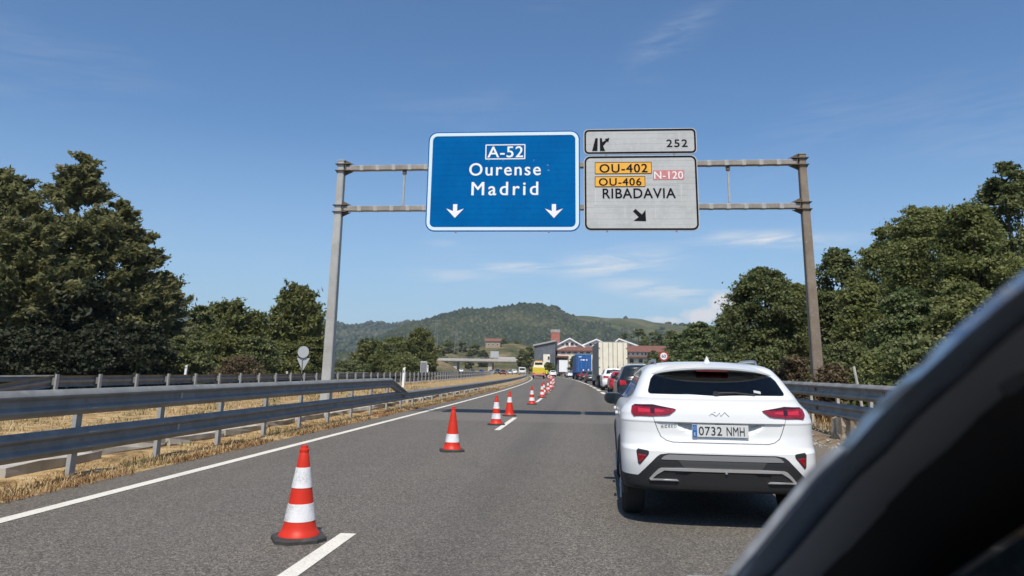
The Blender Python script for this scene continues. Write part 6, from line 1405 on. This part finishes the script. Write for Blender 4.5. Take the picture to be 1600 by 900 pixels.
patchy = lambda x, y, r: (np.sin(x*1.9+y*0.7)+np.sin(y*1.3-x*0.8)+np.sin(y*0.37+x*2.7))*0.33+0.25 > r.rand(len(x))*1.1-0.35
med = lambda x, y: 0.03+0*x
blades('dry_grass', 110000, 1, (-14.5, -7.6, 5, 60), 0.015, 0.09, 'straw', 0.0035, patchy, med)
blades('dry_grass', 60000, 2, (-6.85, -6.0, 4.5, 70), 0.01, 0.10, 'straw', 0.0030, patchy, med)
blades('dry_weeds', 26000, 3, (-6.65, -5.85, 4.5, 60), 0.01, 0.09, 'weed', 0.0035, lambda x, y, r: (np.sin(y*1.1)+np.sin(y*2.7+1)) > r.rand(len(x))*2.2-1.4, med)
blades('dry_grass', 12000, 4, (-16.0, -14.2, 9, 90), 0.03, 0.22, 'straw', 0.005, patchy, med)
blades('verge_grass', 30000, 5, (5.35, 9.5, 9, 60), 0.03, 0.26, 'straw', 0.0035, patchy, lambda x, y: 0.22+0*x)
blades('verge_weeds', 16000, 6, (5.75, 8.5, 10, 50), 0.08, 0.5, 'weed', 0.004, patchy, lambda x, y: 0.22+0*x)
blades('green_weeds', 30000, 15, (-14.5, -6.05, 5, 60), 0.03, 0.19, 'leaf_bush', 0.005, lambda x, y, r: (np.sin(x*3.1+y*1.3)+np.sin(y*2.1-x*1.7) > 0.75+0.8*r.rand(len(x))), med)
blades('straw_tufts', 34000, 17, (-14.3, -7.7, 6, 60), 0.06, 0.26, 'straw', 0.004, lambda x, y, r: (np.sin(x*4.3+y*2.9)*np.sin(y*3.7-x*2.3)+0.5*np.sin(x*1.1+y*0.6) > 0.45+0.4*r.rand(len(x))), med)
blades('brown_stubble', 26000, 16, (-14.5, -7.6, 5, 60), 0.01, 0.07, 'weed', 0.004, lambda x, y, r: (np.sin(x*0.9+y*0.4)+np.sin(y*0.8-x*1.1) > 0.5*r.rand(len(x))), med)
# litter of small stones on the right shoulder edge
r = np.random.RandomState(9); n = 900; y = 9*(45/9)**r.rand(n); x = 4.75+0.8*r.rand(n)**1.2; s = 0.012+0.03*r.rand(n)**3
zz = np.where(x < 5.1, 0.0, 0.04+0.20*np.minimum(1, (x-5.1)/0.6))+s*0.3
st = blobs('shoulder_gravel', np.stack([x+np.array([cx(q) for q in y]), y, zz], 1), np.stack([s, s, s*0.7], 1), 'concrete', 10, jit=0.3)

# ------------------------------------------------------------ the camera's own car, seen from its open side window
def own_car():
    t = thing('own_car', 'dark out-of-focus car pillar and window frame in the lower right corner', 'car', (0.9, 0.2, 0.0))
    O = Vector((0.9, 0.2, 0.0))
    # outline curves surveyed along the sloping pillar: (photo x, photo y) and distance
    def curve(pts, ya, yb, off=(0, 0, 0)):
        n = len(pts); out = []
        for i, (px, py) in enumerate(pts):
            Y = ya+(yb-ya)*i/(n-1); out.append(at(px, py, Y)+Vector(off))
        return out
    sil = [(1060, 1010), (1135, 900), (1168, 861), (1226, 789), (1262, 744), (1306, 702), (1350, 650), (1402, 600), (1434, 569), (1489, 517), (1544, 469), (1600, 424), (1700, 352), (1800, 290)]
    n_ = len(sil)
    def shifted(d0, d1): return [(x+d0+(d1-d0)*i/(n_-1), y+4) for i, (x, y) in enumerate(sil)]
    e0, e1, e2, e3 = shifted(16, 24), shifted(34, 64), shifted(66, 106), shifted(110, 180)
    ya, yb = 1.18, 0.40
    def loft(rows, name, mat, sm=True):
        m = MB(); n = len(rows[0]); V = [p-O for r_ in rows for p in r_]; k = len(rows)
        F = [(i*n+j, ((i+1) % k)*n+j, ((i+1) % k)*n+j+1, i*n+j+1) for i in range(k) for j in range(n-1)]
        F += [tuple(i*n for i in range(k)), tuple(i*n+n-1 for i in reversed(range(k)))]
        m.add(V, F); o = m.obj(name, mat, t, False); o.data.shade_smooth(); o.data.set_sharp_from_angle(angle=rad(50)); return o
    A = curve(sil, ya, yb); A2 = curve(e0, ya-0.03, yb-0.03); Bq = curve(e1, ya-0.03, yb-0.03)
    back = [p+Vector((0.10, 0.05, -0.01)) for p in Bq]; back2 = [p+Vector((0.10, 0.10, 0.0)) for p in A]
    loft([A, A2, Bq, back, back2], 'pillar', 'own_paint')
    C0 = [p+Vector((0.004, 0.025, -0.004)) for p in Bq]; C1 = [p+Vector((0.004, 0.03, -0.004)) for p in curve(e2, ya-0.03, yb-0.03)]
    loft([C0, C1, [p+Vector((0.05, 0.05, 0)) for p in C1], [p+Vector((0.05, 0.05, 0)) for p in C0]], 'window_seal', 'own_rubber')
    D0 = curve(e2, ya-0.045, yb-0.045); D1 = curve(e3, ya-0.03, yb-0.03); Dm = [a.lerp(b, 0.35)+Vector((-0.005, -0.006, 0.003)) for a, b in zip(D0, D1)]
    loft([D0, Dm, D1, [p+Vector((0.08, 0.06, 0)) for p in D1], [p+Vector((0.06, 0.06, 0)) for p in D0]], 'window_frame', 'own_frame')
    # slim bright strip at the pillar foot, added to imitate a reflection
    k0, k1 = 1, 6
    tr = [a+Vector((-0.002, -0.003, 0.003)) for a in A[k0:k1]]; tr2 = [a.lerp(b, 0.75)+Vector((-0.002, -0.004, 0.002)) for a, b in zip(A[k0:k1], A2[k0:k1])]
    loft([tr, tr2, [p+Vector((0.006, 0.006, 0)) for p in tr2], [p+Vector((0.006, 0.006, 0)) for p in tr]], 'reflection_strip', 'own_reflection')
    # inside the window opening: dark door lining, dashboard and roof lining closing the cabin
    E0 = [p+Vector((0.02, 0.03, 0)) for p in D1]
    E1 = [Vector((p.x+0.62, p.y+0.25, p.z-0.30)) for p in D1]
    loft([E0, E1, [p+Vector((0.05, 0.10, -0.02)) for p in E1], [p+Vector((0.05, 0.10, -0.02)) for p in E0]], 'interior_lining', 'own_black')
    # the rest of the shell that the lens does not reach: bonnet, wing, roof, door
    def slab(name, pts, th, mat):
        m = MB(); n = len(pts); V = [Vector(p)-O for p in pts]+[Vector(p)-O-Vector((0, 0, th)) for p in pts]
        m.add(V, [tuple(range(n)), tuple(range(2*n-1, n-1, -1))]+[(i, i+n, (i+1) % n+n, (i+1) % n) for i in range(n)]); return m.obj(name, mat, t)
    p0 = A[0]
    slab('bonnet', [(p0.x+0.10, 1.30, 1.00), (1.62, 1.30, 1.00), (1.58, 2.35, 0.86), (p0.x+0.16, 2.35, 0.86)], 0.30, 'own_paint')
    slab('front_wing', [(p0.x+0.02, 0.75, 0.90), (p0.x+0.14, 0.75, 0.96), (p0.x+0.14, 2.3, 0.84), (p0.x+0.05, 2.3, 0.78)], 0.55, 'own_paint')
    slab('door', [(p0.x+0.05, -0.35, 0.93), (p0.x+0.13, -0.35, 0.95), (p0.x+0.13, 0.73, 0.95), (p0.x+0.03, 0.73, 0.90)], 0.65, 'own_paint')
    pe = A[-1]
    slab('roof', [(pe.x+0.06, pe.y+0.0, pe.z+0.0), (1.62, pe.y+0.0, pe.z), (1.66, -1.6, pe.z+0.03), (pe.x+0.04, -1.6, pe.z+0.03)], 0.06, 'own_paint')
    slab('windscreen', [(p0.x+0.2, 1.22, 1.02), (1.60, 1.22, 1.02), (1.50, 0.50, pe.z-0.02), (pe.x+0.22, 0.50, pe.z-0.02)], 0.008, 'auto_glass')
    for y in (1.62, -1.0):
        for x in (p0.x+0.18, 1.56): wheel(t, x-0.9, y-0.2, 0.33, 0.22)
own_car()

# ------------------------------------------------------------ air
m = MB(); m.box((0, 1500, 116), (7400, 3300, 236)); hz = m.obj('haze', None)
hm = bpy.data.materials.new('summer_haze'); hm.use_nodes = True; hn = hm.node_tree; hn.nodes.clear()
pv = hn.nodes.new('ShaderNodeVolumePrincipled'); pv.inputs['Color'].default_value = (0.72, 0.85, 1.0, 1); pv.inputs['Density'].default_value = 0.000105; pv.inputs['Anisotropy'].default_value = 0.0
ho = hn.nodes.new('ShaderNodeOutputMaterial'); hn.links.new(pv.outputs[0], ho.inputs['Volume']); hz.data.materials.append(hm); tag(hz, kind='stuff')
hz.visible_shadow = True
